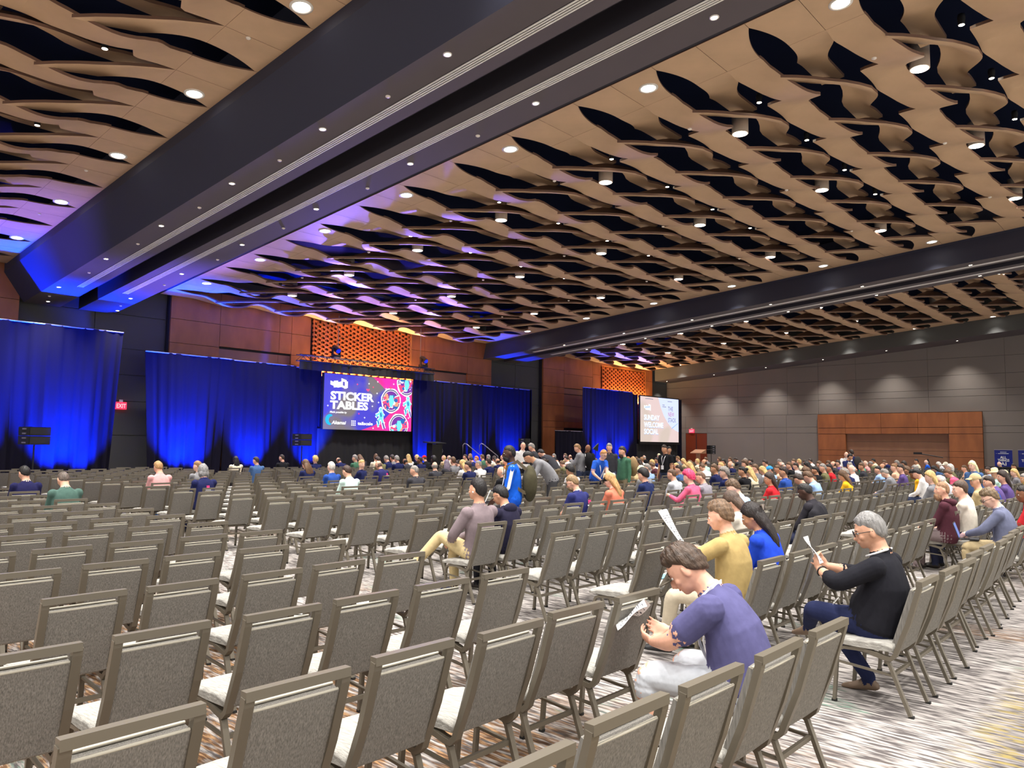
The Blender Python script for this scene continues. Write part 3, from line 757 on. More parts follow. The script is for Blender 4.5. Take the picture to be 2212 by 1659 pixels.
for uc, vc in ((.745, .42), (.845, .90), (.93, .08)):
    F1.circ(uc, vc, .118, 2, 2, 26, 1, .03); F1.circ(uc, vc, .106, 7, 3, 26); F1.circ(uc, vc, .096, 2, 4, 26); F1.circ(uc, vc, .09, 3, 5, 26)
    F1.poly([(uc - .115, vc + .02), (uc + .10, vc - .12), (uc + .12, vc + .03), (uc - .07, vc + .19)], 2, 5.5)
    F1.poly([(uc - .105, vc + .03), (uc + .10, vc - .10), (uc + .11, vc + .03), (uc - .07, vc + .175)], 5, 6)
    for q in range(16):
        a, b = uc + rs.uniform(-.08, .08), vc + rs.uniform(-.12, .14); r = rs.uniform(.01, .028)
        F1.circ(a, b, r, rs.choice([3, 4, 2, 8, 9, 5]), 7 + q * .3, 6, rs.uniform(.4, 1.6))
    F1.poly([(uc - .02, vc - .1), (uc + .02, vc - .1), (uc + .035, vc + .02), (uc + .01, vc + .12), (uc - .015, vc + .12), (uc - .03, vc + .0)], 4, 13)
def runner(u, v, k):
    def lim(pts, w, mi, l):
        for (a, b), (c, d) in zip(pts, pts[1:]):
            dx, dy = c - a, (d - b) / 2; L_ = math.hypot(dx, dy) or 1; nx, ny = -dy / L_ * w, dx / L_ * w * 2
            F1.poly([(u + k * (a + nx), v + k * (b + ny)), (u + k * (c + nx), v + k * (d + ny)), (u + k * (c - nx), v + k * (d - ny)), (u + k * (a - nx), v + k * (b - ny))], mi, l)
    for mi, ex, l in ((2, .012, 8), (4, 0, 9)):
        lim([(.0, -.17), (.01, .06)], .034 + ex, mi, l); lim([(-.02, -.10), (-.09, -.04), (-.06, .0)], .014 + ex, mi, l)
        lim([(.02, -.10), (.06, -.02)], .018 + ex, mi, l); lim([(.0, .05), (-.05, .12), (-.03, .25), (-.06, .27)], .018 + ex, mi, l); lim([(.02, .05), (.04, .18), (.075, .36)], .017 + ex, mi, l)
        F1.circ(u, v - k * .23, k * (.026 + ex), mi, l + .5, 12)
    lim([(.04, .18), (.075, .36)], .012, 3, 10); lim([(.0, -.12), (.01, .0)], .012, 9, 10); lim([(-.05, .12), (-.03, .22)], .008, 9, 10)
runner(.625, .74, .62); runner(.95, .5, .62)
for a, b, mi in ((.35, .16, 5), (.53, .19, 5), (.375, .7, 5), (.48, .13, 2), (.575, .3, 2), (.595, .47, 2), (.525, .55, 2), (.44, .77, 2), (.04, .58, 2), (.58, .08, 2), (.68, .2, 2), (.77, .1, 2), (.96, .74, 2), (.54, .96, 2), (.67, .85, 2)):
    r = .011; F1.poly([(a, b - 2 * r), (a + .25 * r, b - .5 * r), (a + r, b), (a + .25 * r, b + .5 * r), (a, b + 2 * r), (a - .25 * r, b + .5 * r), (a - r, b), (a - .25 * r, b - .5 * r)], mi, 14)
for a, b in ((.47, .245), (.735, .17)):
    F1.poly([(a, b + .035), (a - .02, b), (a - .014, b - .02), (a, b - .008), (a + .014, b - .02), (a + .02, b)], 5, 14)
# emblem at the top left: a slanted row of white sheets
for q, (a, b, w_, h_, sk) in enumerate(((.06, .16, .05, .07, -.03), (.095, .12, .045, .12, .01), (.135, .13, .045, .1, .02), (.175, .10, .055, .16, -.03), (.205, .12, .04, .12, .02))):
    F1.poly([(a, b + sk), (a + w_, b), (a + w_, b + h_), (a, b + h_ + sk)], 2, 14)
F1.poly([(.19, .13), (.212, .135), (.212, .21), (.19, .2)], 0, 15)
for q in range(9): F1.circ(.30 + .018 * (q % 3), .84 + .036 * (q // 3), .0065, 2, 14, 10)
n = 14                                                    # crescent
for q in range(n):
    t0, t1 = 1.2 + 3.6 * q / n, 1.2 + 3.6 * (q + 1) / n; w0, w1 = .012 * math.sin(math.pi * q / n) + .003, .012 * math.sin(math.pi * (q + 1) / n) + .003
    ring = lambda t, r: (.075 + r * math.cos(t), .83 - r * 2.02 * math.sin(t))
    F1.poly([ring(t0, .042 + w0), ring(t1, .042 + w1), ring(t1, .036 - w1), ring(t0, .036 - w0)], 6, 14)
F1.m.build('display', [E_SLATE, E_MAG, E_WHITE, E_PURP, E_CYAN, E_PINK, E_AZ, E_DK, E_ORNG, E_TEAL], scr)
def st(t, u, v, h_, width, bold=.012, mt=E_WHITE, F=F1, par=scr, sp=1.0, shear=0): return text(t, h_ / .70, (F.x0 + u * F.W, F.y - .035, F.z1 - v * F.H), R_BACK, mt, par, width, bold, sp=sp, shear=shear)
st('STICKER', .065, .46, .35, 2.42, .022); st('TABLES', .065, .625, .34, 2.1, .022)
st('Made possible by', .06, .705, .085, .92, .002, shear=.25); st('Akamai', .085, .905, .15, .78, .006, shear=.2); st('tailscale', .365, .905, .14, .86, .006)
light('screen_glow', 'AREA', (21.9, 28.85, 3.7), 60, (.8, .5, .8), None, 2.5, target=(21.9, 20, 3.0))
# --- white projection screen at the right
S2 = tag(MB().box(43.5, 48.7, 27.96, 28.05, 2.05, 5.3).build('projection_screen', M_BLACK), 'pale projection screen reading SUNDAY WELCOME SOCIAL at the far right of the stage wall', 'screen')
E2_BG = emis('projection_beige', (192, 176, 166), 1, (206, 184, 182), .4); E2_BL = emis('projection_lilac', (196, 206, 255)); E2_TX = emis('projection_white', (240, 250, 255)); E2_SH = emis('projection_blue', (140, 170, 230)); E2_GR = emis('projection_grey', (120, 120, 140)); E2_RD = emis('projection_rose', (176, 120, 140))
F2 = Flat(43.58, 5.23, 5.03, 3.08, 27.955)
F2.poly([(0, 0), (1, 0), (1, 1), (0, 1)], 0, 0)
F2.poly([(.455, 0), (1, 0), (1, .76), (.9, .72), (.8, .66), (.70, .55), (.6, .4), (.52, .22)], 1, 1)
F2.poly([(.98, .55), (.985, .56), (.82, .69), (.80, .68)], 3, 2)
for q, (a, b, w_, h_, sk) in enumerate(((.09, .215, .05, .06, -.02), (.13, .19, .04, .1, .01), (.17, .2, .04, .09, .01), (.205, .18, .055, .13, -.02))):
    F2.poly([(a, b + sk), (a + w_, b), (a + w_, b + h_), (a, b + h_ + sk)], 2, 3)
F2.poly([(.11, .23), (.24, .215), (.24, .235), (.11, .25)], 3, 4)
for a, b, c in ((.56, .15, .62), (.56, .19, .66), (.12, .04, .32), (.7, .06, .82)): F2.poly([(a, b), (c, b), (c, b + .014), (a, b + .014)], 4, 3)
F2.m.build('display', [E2_BG, E2_BL, E2_TX, E2_SH, E2_GR], S2)
for t, v, wd in (('SUNDAY', .515, 1.98), ('WELCOME', .675, 2.5), ('SOCIAL', .825, 1.8)):
    st(t, .085, v + .008, .345, wd, .016, E2_SH, F2, S2); a = st(t, .08, v, .345, wd, .012, E2_TX, F2, S2); a.location.y -= .004
for t, v, wd, mt in (('THE', .28, .68, E2_GR), ('NEW', .41, .82, E2_RD), ('STACK', .54, 1.08, E2_GR)): st(t, .70, v, .3, wd, .004, mt, F2, S2)
MB().box(43.45, 48.75, 27.93, 28.0, 1.98, 2.07).build('screen_bar', M_BLACK, S2)

# --- loudspeakers on stands
def speaker_on_stand(x, y, zt, w_, h_, lab1, lab2, rz=0.0):
    s_ = empty('speaker_stand', (x, y, 0), rz); tag(s_, lab2, 'stand')
    MB().tube([(0, 0, .35), (0, 0, zt - h_)], .022, 8).build('pole', M_BLACK, s_)
    for k in range(3):
        a = 2.1 * k + .4
        MB().tube([(0, 0, .75), (.5 * math.cos(a), .5 * math.sin(a), .01)], .014, 6).build('leg', M_BLACK, s_)
    o = empty('loudspeaker', (x, y, zt - h_), rz); tag(o, lab1, 'speaker')
    for q in range(2):
        z0 = h_ * q / 2; m = MB().box(-w_ / 2, w_ / 2, -.2, .2, z0 + .008, z0 + h_ / 2 - .008); m.build('cabinet', M_BLACK, o)
        MB().box(-w_ / 2 + .03, w_ / 2 - .03, -.215, -.2, z0 + .03, z0 + h_ / 2 - .03).build('grille', M_GRILLE, o)
    hd = MB()
    for sx in (-1, 1):
        for q in range(4): hd.box(sx * (w_ / 2 + .012) - .012, sx * (w_ / 2 + .012) + .012, -.1, .04, h_ * (q + .5) / 4 - .02, h_ * (q + .5) / 4 + .02)
    hd.build('handle', M_RAIL, o)
M_GRILLE = mat('speaker_grille', (30, 30, 32), .7, bump=.5, bscale=(400, 400, 400))
xa, za = at_y(76, 922, 26.9); speaker_on_stand(xa, 26.9, za, .80, .56, 'black double loudspeaker in front of the tall blue drape at far left', 'slim black stand carrying the far-left loudspeaker', .5)
xa, za = at_y(653, 937, 27.6); speaker_on_stand(xa, 27.6, za, .80, .5, 'black double loudspeaker left of the big colourful screen', 'slim black stand carrying the loudspeaker left of the big screen', .4)
ya, za = at_x(1536, 962, 49.6); speaker_on_stand(49.6, ya, za, .55, .62, 'black loudspeaker right of the dark red door', 'black stand carrying the loudspeaker right of the dark red door', 1.0)
xa, za = at_y(1133, 947, 27.9); speaker_on_stand(xa, 27.9, za, .7, .5, 'black loudspeaker behind the standing people at the end of the drapes', 'black stand of the loudspeaker behind the standing people', .3)
# --- stage platform, lecterns, hand rails
pl = tag(MB().box(19.2, 29.5, 26.6, 28.6, .02, .58).build('stage_platform', mat('stage_deck', (24, 24, 26), .7)), 'low black stage platform below the big screen', 'stage')
for x in (19.6, 22.9, 26.2, 29.1):
    MB().box(x, x + .06, 26.66, 26.72, 0, .04).build('foot', M_BLACK, pl)
lx, lz = at_y(939, 954, 27.6)
le = empty('lectern', (lx, 27.6, .58)); tag(le, 'tall black lectern on stage against the blue drape right of the big screen', 'lectern')
hh = lz - .58
MB().box(-.34, .34, -.25, .25, 0, .06).build('base', M_BLACK, le)
MB().box(-.26, .26, -.2, .2, .06, hh - .12).build('body', mat('lectern_black', (12, 12, 13), .35), le)
for sx in (-1, 1): MB().box(sx * .3 - .03, sx * .3 + .03, -.2, .2, .06, hh - .08).build('side_post', M_BLACK, le)
MB().add([(x, y, hh - .1 + (.06 if y > 0 else 0) + z) for z in (0, .04) for y in (-.3, .3) for x in (-.5, .5)], [(0, 2, 3, 1), (4, 5, 7, 6), (0, 1, 5, 4), (2, 6, 7, 3), (0, 4, 6, 2), (1, 3, 7, 5)]).build('desk_top', M_BLACK, le)
MB().tube([(.34, 0, .5), (.5, -.05, .9), (.42, 0, hh - .05)], .012, 6).build('microphone_cable', M_RAIL, le)
for n, (u, lab) in enumerate(((1000, 'slim bent hand rail of the stage steps, left one'), (1036, 'bent hand rail of the stage steps in front of the blue glow'))):
    x, z = at_y(u, 958, 27.0)
    o = tag(MB().tube([(x, 27.0, .58), (x, 27.0, z - .08), (x + .06, 26.95, z), (x + .16, 26.9, z - .03), (x + .5, 26.2, z - .62), (x + .5, 26.2, 0.0)], .022, 8).build('hand_rail', M_RAIL), lab, 'rail')
ly, lz = at_x(1508, 969, 47.8)
le = empty('wooden_lectern', (47.8, ly, 0)); tag(le, 'pale wooden lectern on a stem in front of the dark red door', 'lectern')
M_LECT = mat('lectern_maple', (176, 132, 100), .45)
MB().box(-.35, .35, -.3, .3, 0, .05).build('base', M_LECT, le); MB().box(-.13, .13, -.1, .1, .05, lz - .3).build('stem', M_LECT, le)
MB().add([(x, y, lz - .34 + (.05 if x < 0 else .28) * (z > 0) - .0) for z in (0, 1) for y in (-.42, .42) for x in (-.36, .36)], [(0, 2, 3, 1), (4, 5, 7, 6), (0, 1, 5, 4), (2, 6, 7, 3), (0, 4, 6, 2), (1, 3, 7, 5)]).build('desk_top', M_LECT, le)
MB().tube([(-.2, .3, lz - .2), (-.3, .34, lz - .02), (-.42, .4, lz + .02)], .008, 6).build('microphone', M_BLACK, le)
# --- exit signs
def exit_sign(loc, rot, lab, body='EXIT'):
    o = empty('exit_sign', loc); o.rotation_euler = (0, 0, rot); tag(o, lab, 'sign')
    MB().box(-.2, .2, -.06, 0, .0, .27).build('housing', M_RED, o); MB().box(-.06, .06, -.05, 0, .27, .36).build('bracket', M_WHITE, o)
    text(body, .22, (-.17, -.065, .055), R_BACK, emis('exit_white', (255, 190, 200), .9), o, .34, .006)
x, z = at_y(262, 884, 30.2); exit_sign((x, 30.3, z), 0, 'red lit EXIT sign on the dark wall strip between the left drapes')
y, z = at_x(1494, 935, GX - .1); exit_sign((GX - .05, y, z), -math.pi / 2, 'red lit EXIT sign above the dark red door')
# --- roll-up banners
M_BAN = mat('banner_print', (18, 44, 170), .5, var=.3, vscale=(.5, .5, 1.2), rgb2=(10, 24, 110))
def banner(x, y, lab, words=True):
    o = empty('roll_up_banner', (x, y, 0), -math.pi / 2); tag(o, lab, 'banner')
    MB().box(-.44, .44, -.12, .12, 0, .09).build('base', M_RAIL, o); MB().box(-.42, .42, -.008, .008, .09, 1.86).build('panel', M_BAN, o); MB().box(-.43, .43, -.02, .02, 1.86, 1.90).build('top_bar', M_RAIL, o)
    for t, z, h_, wd in (('ALL', 1.40, .13, .30), ('THINGS', 1.24, .13, .55), ('AI', 1.02, .18, .28)):
        text(t, h_ / .7, (-wd / 2, -.014, z), R_BACK, M_WHITE, o, wd, .006)
    ln = MB()
    for z, w_ in ((1.66, .5), (1.74, .3), (.9, .5), (.84, .46), (.76, .3), (.7, .4)): ln.box(-w_ / 2, w_ / 2, -.012, -.009, z, z + .025)
    ln.build('small_print', M_WHITE, o); MB().lathe((-.32, -.012, 1.672), [(.0, 0), (.03, .0), (.03, .004), (0, .004)], 10).build('emblem', M_WHITE, o)
y, z = at_x(2167, 971, 49.3); banner(49.3, y, 'blue roll-up banner reading ALL THINGS AI beside the wooden surround')
y2, z = at_x(2219, 973, 49.3); banner(49.3, y2, 'second blue roll-up banner cut by the right picture edge')
# --- camera boom on a tripod, music stand, table
y, z = at_x(2004, 981, 46.5); o = empty('camera_tripod', (46.5, y, 0)); tag(o, 'black tripod with a slanted boom arm before the brown recess of the right wall', 'tripod')
for k in range(3):
    a = 2.1 * k + .2; MB().tube([(0, 0, z - .25), (.45 * math.cos(a), .45 * math.sin(a), .01)], .02, 6).build('leg', M_BLACK, o)
MB().tube([(0, .65, z + .04), (0, -.05, z - .05), (0, -.75, z - .18)], .03, 6).build('boom_arm', M_BLACK, o); MB().box(-.07, .07, .3, .7, z - .02, z + .1).build('camera_body', M_BLACK, o)
x, z = at_y(1287, 966, 26.4); o = empty('music_stand', (x, 26.4, 0)); tag(o, 'dark tilted stand head in front of the narrow blue glow', 'stand')
MB().tube([(0, 0, .02), (0, 0, z - .2)], .02, 6).build('pole', M_BLACK, o); MB().lathe((0, 0, 0), [(.25, 0), (.25, .02), (.02, .05)], 12).build('base', M_BLACK, o)
MB().add([(-.28, -.02, z - .1), (.02, -.06, z + .12), (.26, -.02, z + .22), (.25, .02, z - .28), (-.28, .02, z - .07), (.02, -.02, z + .15), (.26, .02, z + .25), (.25, .06, z - .25)], [(0, 1, 2, 3), (4, 7, 6, 5), (0, 4, 5, 1), (1, 5, 6, 2), (2, 6, 7, 3), (3, 7, 4, 0)]).build('stand_head', mat('stand_head', (34, 44, 34), .6), o)
y, z = at_x(2192, 1002, 48.3); o = empty('draped_table', (48.3, y, 0)); tag(o, 'black-draped table at the right picture edge by the grey wall', 'table')
MB().box(-.5, .5, -1.3, 1.3, .9, .96).build('table_top', M_BLACK, o); MB().box(-.48, .48, -1.28, 1.28, .01, .9).build('skirt', M_DRAPE2, o)
# warm cove light under the lattices
for xa, xb, zz in ((19.3, 25.1, 4.9), (42.0, 47.3, 4.9)):
    o = light('cove_light', 'AREA', ((xa + xb) / 2, 29.72, zz), 420, (1, .62, .30), None, xb - xa)
    o.data.shape = 'RECTANGLE'; o.data.size_y = .08; o.rotation_euler = (math.radians(180 - 12), 0, 0)
# blue wash on the ceiling from the two moving heads and the floor
for p, t, k in (((19.75, 28.4, 6.1), (14.5, 22.0, 8.2), 1.0), ((24.95, 28.4, 6.1), (17.5, 19.0, 8.4), .8), ((12.9, 27.6, .5), (11.0, 25.0, 7.0), .9), ((6.0, 26.8, .5), (6.3, 24.5, 8.0), .6), ((22.0, 27.2, .8), (19.5, 25.0, 8.0), .8)):
    light('blue_wash', 'SPOT', p, BLUE_W * .55 * k, (.16, .10, 1.0), None, .15, .75, 1.0, target=t)

# ------------------------------------------------------------------ people
def V3(*a): return Vector(a)
PAL = {}
def pmat(kind, rgb, **kw):
    k = (kind, tuple(rgb))
    if k not in PAL:
        nm = '%s_%d_%d_%d' % (kind, *rgb)
        if kind == 'skin': PAL[k] = mat(nm, rgb, .55, spec=.35, var=.06, vscale=(25, 25, 25))
        elif kind == 'hair': PAL[k] = mat(nm, rgb, .5, spec=.4, var=.45, vscale=(45, 45, 14), bump=.5, bscale=(90, 90, 22))
        elif kind == 'cloth': PAL[k] = mat(nm, rgb, .9, spec=.15, var=.10, vscale=(14, 14, 14), bump=.35, bscale=(13, 13, 8))
        else: PAL[k] = mat(nm, rgb, .6, **kw)
    return PAL[k]
SKIN = dict(light=(226, 172, 146), fair=(232, 186, 164), tan=(196, 144, 112), brown=(136, 92, 66), dark=(72, 48, 38))
def ik(a, b, l1, l2, hint):
    d = b - a; L = min(d.length, (l1 + l2) * .995); d = d.normalized()
    x = (l1 * l1 - l2 * l2 + L * L) / (2 * L); h_ = math.sqrt(max(0, l1 * l1 - x * x))
    n = hint - d * hint.dot(d); n.normalize(); return a + d * x + n * h_
def dens(pts, step=.03):
    out = []
    for a, b in zip(pts, pts[1:]):
        k = max(1, int((Vector(b) - Vector(a)).length / step))
        out += [Vector(a).lerp(Vector(b), i / k) for i in range(k)]
    return out + [Vector(pts[-1])]
def limb(mb, pts, rad, mi, n=12):
    """tube through pts with linear radii, densely sampled, smoothed at the joints"""
    P = []; R = []
    for (a, b), (ra, rb) in zip(zip(pts, pts[1:]), zip(rad, rad[1:])):
        k = max(2, int((Vector(b) - Vector(a)).length / .028))
        for i in range(k): P.append(Vector(a).lerp(Vector(b), i / k)); R.append(ra + (rb - ra) * i / k)
    P.append(Vector(pts[-1])); R.append(rad[-1])
    for _ in range(3):
        P = [P[0]] + [(P[i - 1] + P[i] * 2 + P[i + 1]) / 4 for i in range(1, len(P) - 1)] + [P[-1]]
    mb.tube(P, R, n, mi); mb.ell(P[0], [R[0]] * 3, 10, 6, mi); mb.ell(P[-1], [R[-1]] * 3, 10, 6, mi)
def hand(mb, wrist, d, nrm, side, mi=0, curl=.6, k=1.0, grip=0.0):
    """palm, four unequal bent fingers, thumb from the side of the palm"""
    d = d.normalized(); s = d.cross(nrm).normalized(); nrm = s.cross(d).normalized()
    R = Matrix((s, nrm, d)).transposed()
    mb.ell(wrist + d * .045 * k, (.039 * k, .016 * k, .052 * k), 14, 8, mi, R)
    mb.ell(wrist, (.027 * k, .022 * k, .03 * k), 10, 6, mi, R)
    for i, (o, L) in enumerate(((-.031, .062), (-.0105, .076), (.0105, .080), (.031, .070))):
        p = wrist + d * (.078 if i else .070) * k + s * o * side * -k; dd = (d + s * o * side * -4.0).normalized(); pts = [p - dd * .02 * k, p]
        for q, f in enumerate((.45, .32, .23)):
            ang = curl * (1.0 if q else .7)
            dd = (dd * math.cos(ang) + nrm * math.sin(ang)).normalized(); pts.append(pts[-1] + dd * L * f * k)
        limb(mb, pts, [.0092 * k, .0092 * k, .0086 * k, .0078 * k, .0066 * k], mi, 8)
    tb = wrist + d * .022 * k + s * .028 * side * k
    td = (d * .75 + s * .75 * side + nrm * (.35 + grip)).normalized(); p1 = tb + td * .035 * k
    td2 = (td + d * .5 - s * .25 * side + nrm * grip).normalized(); limb(mb, [wrist + d * .012 * k + s * .012 * side * k, tb, p1, p1 + td2 * .028 * k, p1 + td2 * .05 * k], [.014 * k, .0125 * k, .011 * k, .0095 * k, .0078 * k], mi, 8)
def build_body(sp, voxel, smooth=3):
    """one continuous figure: torso, neck, head, limbs fused by a voxel remesh; slots: 0 skin 1 top 2 trousers 3 shoes 4 collar"""
    g = sp.get; mb = MB(); k = g('k', 1.0); fat = g('fat', 1.0)
    stand = g('stand', False)
    hz = .93 if stand else .545
    tw = Matrix.Rotation(g('twist', 0), 3, 'Z')
    ax0 = tw @ V3(1, 0, 0)
    angs = g('lean', (-.12, .0, .12, .3)); sd = g('side', 0.0)
    P = [V3(0, g('hipy', 0), hz)]; T = []
    for L, a in zip((.13, .15, .14, .10), angs):
        t = tw @ V3(sd, math.sin(a), math.cos(a)); t.normalize(); T.append(t); P.append(P[-1] + t * L)
    st = [(-.10, .155 * fat, .115 * fat), (0, .182 * fat, .138 * fat), (.13, .172 * fat, .132 * fat), (.28, .186 * (.5 + .5 * fat), .132 * (.4 + .6 * fat)), (.40, .182, .118), (.46, .150, .095), (.50, .105, .075), (.535, .06, .058)]
    def spine(s):
        ls = (.13, .15, .14, .10); i = 0; q = s
        if s <= 0: return P[0] + T[0] * s, T[0]
        while i < 3 and q > ls[i]: q -= ls[i]; i += 1
        t = T[i] if i == 3 else (T[i] * (1 - q / ls[i]) + T[i] * q / ls[i]); f = q / ls[i]
        if i: t = (T[i - 1] * max(0, .5 - f) + T[i] * (1 - max(0, .5 - f))).normalized()
        return P[i] + T[i] * q, t
    rings = []; ss = np.linspace(-.10, .535, 26)
    for s in ss:
        c, t = spine(float(s)); w_ = float(np.interp(s, [a for a, _, _ in st], [b for _, b, _ in st])); d_ = float(np.interp(s, [a for a, _, _ in st], [b for _, _, b in st]))
        ax = ax0; ay = t.cross(ax).normalized(); bel = 0
        if fat > 1.02: bel = .055 * (fat - 1) * 4 * math.exp(-((s - .12) / .13) ** 2)
        rings.append([c + ax * w_ * abs(math.cos(q)) ** .8 * (1 if math.cos(q) > 0 else -1) + ay * (d_ * math.sin(q) + (bel if math.sin(q) > 0 else 0) * abs(math.sin(q))) for q in [2 * math.pi * j / 22 for j in range(22)]])
    cut = 7 if not g('tuck') else 8
    n0 = int(g('hem', 2))
    if n0 > 0: mb.loft(rings[:n0 + 1], 2)
    mb.loft(rings[n0:], 1)
    # neck and head
    N = P[4]; nt = T[3]
    nd = (tw @ V3(sd * .5, math.sin(g('neck', .35)), math.cos(g('neck', .35)))).normalized()
    hd = N + nd * .048
    yaw, pitch, roll = g('head', (0, .15, 0))
    Rh = (tw @ Matrix.Rotation(yaw, 3, 'Z') @ Matrix.Rotation(-pitch, 3, 'X') @ Matrix.Rotation(roll, 3, 'Y'))
    hs = g('hs', 1.0)
    hc = hd + Rh @ V3(0, .022, .112) * hs
    limb(mb, [N - nt * .03, hd + Rh @ V3(0, .0, .03)], [.062 * (.6 + .4 * fat), .056 * (.6 + .4 * fat)], 0, 14)
    if g('collar', True): mb.tube([N - nt * .012, N + nd * .022], [.074 * (.6 + .4 * fat), .067 * (.6 + .4 * fat)], 16, 4)
    H = lambda x, y, z: hc + Rh @ (V3(x, y, z) * hs)
    mb.ell(hc, [a * hs for a in (.077, .096, .112)], 22, 16, 0, Rh)
    mb.ell(H(0, .028, -.052), [a * hs for a in (.060, .066, .062)], 18, 12, 0, Rh)
    mb.ell(H(0, .062, -.088), [a * hs for a in (.030, .028, .024)], 12, 8, 0, Rh)
    mb.tube([H(0, .088, .012), H(0, .104, -.012), H(0, .112, -.034), H(0, .094, -.046)], [.008 * hs, .011 * hs, .0145 * hs, .012 * hs], 8, 0)
    mb.ell(H(0, .082, .022), (.05 * hs, .014 * hs, .010 * hs), 12, 6, 0, Rh)
    mb.ell(H(0, .087, -.066), (.024 * hs, .010 * hs, .010 * hs), 10, 6, 0, Rh)
    for sx in (-1, 1):
        mb.ell(H(sx * .080, -.006, -.012), (.011 * hs, .022 * hs, .034 * hs), 10, 8, 0, Rh @ Matrix.Rotation(sx * -.35, 3, 'Z'))
        mb.ell(H(sx * .043, .064, -.03), (.024 * hs, .022 * hs, .022 * hs), 10, 6, 0, Rh)
    # arms
    slv = g('sleeve', 'long'); sw = g('shoulder', .178)
    ends = {}
    for sx, key in ((-1, 'L'), (1, 'R')):
        sh, _t = spine(.435); sh = sh + ax0 * sx * sw
        hp = g('hand' + key)
        hp = V3(*hp) if hp else V3(sx * .09, .34, .64 if not stand else .9)
        hint = V3(*g('elbow' + key, (sx * .7, -.5, -.8)))
        L1, L2 = .285, .25
        el = ik(sh, hp, L1, L2, hint)
        dv = (hp - el).normalized(); wr = el + dv * L2 if (hp - el).length > L2 * 1.02 else hp
        a_ = g('arm', 1.0)
        mb.ell(sh, (.074, .072, .074), 14, 10, 1)
        if slv == 'long':
            limb(mb, [sh, el, wr - dv * .015], [.062 * a_, .052 * a_, .039 * a_], 1, 14)
        elif slv == 'push':
            m_ = el.lerp(wr, .42); limb(mb, [sh, el, m_], [.064 * a_, .055 * a_, .050 * a_], 1, 14); limb(mb, [m_, wr], [.041 * a_, .030], 0, 12)
        else:
            m_ = sh.lerp(el, .66); limb(mb, [sh, m_], [.068 * a_, .064 * a_], 1, 16); limb(mb, [m_, el, wr], [.050 * a_, .043 * a_, .029], 0, 12)
        ends[key] = (el, wr, dv)
        hn = V3(*g('palm' + key, (0, 0, -1)))
        hd_ = V3(*g('hdir' + key)) if g('hdir' + key) else dv
        if g('fingers', False): hand(mb, wr + dv * .008, hd_, hn, sx * g('thumb' + key, -1), 0, g('curl', .55), 1.0, g('grip', 0.0))
        else:
            R = hd_.to_track_quat('Z', 'X').to_matrix(); mb.ell(wr + hd_ * .05, (.036, .018, .05), 10, 8, 0, R)
            for q in range(4): limb(mb, [wr + hd_ * .08 + R @ V3((q - 1.5) * .02, 0, 0), wr + hd_ * .12 + R @ V3((q - 1.5) * .021, 0, 0) + hn * .008, wr + hd_ * (.145 + .01 * (q in (1, 2))) + R @ V3((q - 1.5) * .022, 0, 0) + hn * .03], [.010, .0095, .008], 0, 6)
            limb(mb, [wr + hd_ * .03, wr + hd_ * .06 + R @ V3(-sx * .04, 0, 0), wr + hd_ * .085 + R @ V3(-sx * .045, 0, 0) + hn * .015], [.013, .012, .009], 0, 6)
    # legs
    lg = g('legs') or {}
    for sx, key in ((-1, 'L'), (1, 'R')):
        hip = P[0] + ax0 * sx * .092 + V3(0, 0, -.01)
        if stand: dk, da, df = (sx * .10, .02, .50), (sx * .11, -.02, .09), (0, 1, 0)
        else: dk, da, df = (sx * .13, .44, .545), (sx * .14, .40, .10), (0, 1, 0)
        kn, an, fd = lg.get(key, (dk, da, df)); kn, an, fd = V3(*kn), V3(*an), V3(*fd).normalized()
        lt = g('leg', 1.0)
        limb(mb, [hip, kn, an + (kn - an) * .02], [.098 * lt * (.6 + .4 * fat), .068 * lt, .050 * lt] if g('pants', 'long') == 'long' else [.098 * lt * (.6 + .4 * fat), .078 * lt, .074 * lt][:2] + [.05], 2, 16) if g('pants', 'long') == 'long' else (
            limb(mb, [hip, kn, kn.lerp(an, .16)], [.10 * lt, .082 * lt, .080 * lt], 2, 16), limb(mb, [kn, kn.lerp(an, .35), an], [.058, .056, .036], 0, 14))
        heel = an + V3(0, 0, -.045) - fd * .055; toe = heel + fd * .25
        up = V3(0, 0, 1) if abs(fd.z) < .8 else V3(0, -1, 0)
        sd_ = fd.cross(up).normalized(); up = sd_.cross(fd)
        if g('sock'): limb(mb, [an + (kn - an) * .28, an, an - V3(0, 0, .02)], [.041, .040, .040], 3, 12)
        rr = []
        for q, (f, w_, h0, h1) in enumerate(((-.01, .025, .01, .05), (.02, .034, 0, .085), (.08, .036, 0, .095), (.14, .042, 0, .07), (.20, .046, 0, .052), (.25, .036, .004, .042), (.272, .015, .012, .03))):
            c = heel + fd * f + up * ((h0 + h1) / 2 - .042)
            rr.append([c + sd_ * w_ * math.cos(t) + up * (h1 - h0) / 2 * math.sin(t) for t in [2 * math.pi * j / 14 for j in range(14)]])
        mb.loft(rr, 3)
    if k != 1.0:
        mb.v = [(x * k, y * k, z * k if stand else .545 + (z - .545) * k if z > .545 else z) for x, y, z in mb.v]
    me0 = mb.mesh('tmp'); to = bpy.data.objects.new('tmp', me0); C.objects.link(to)
    md = to.modifiers.new('r', 'REMESH'); md.mode = 'VOXEL'; md.voxel_size = voxel; md.adaptivity = 0
    if smooth:
        m2 = to.modifiers.new('s', 'SMOOTH'); m2.factor = .5; m2.iterations = smooth
    dg = bpy.context.evaluated_depsgraph_get(); me = bpy.data.meshes.new_from_object(to.evaluated_get(dg))
    # material of every face = that of the nearest source face
    kd = kdtree.KDTree(len(mb.f))
    av = np.array(mb.v)
    for i, f in enumerate(mb.f): kd.insert(av[list(f)].mean(0), i)
    kd.balance()
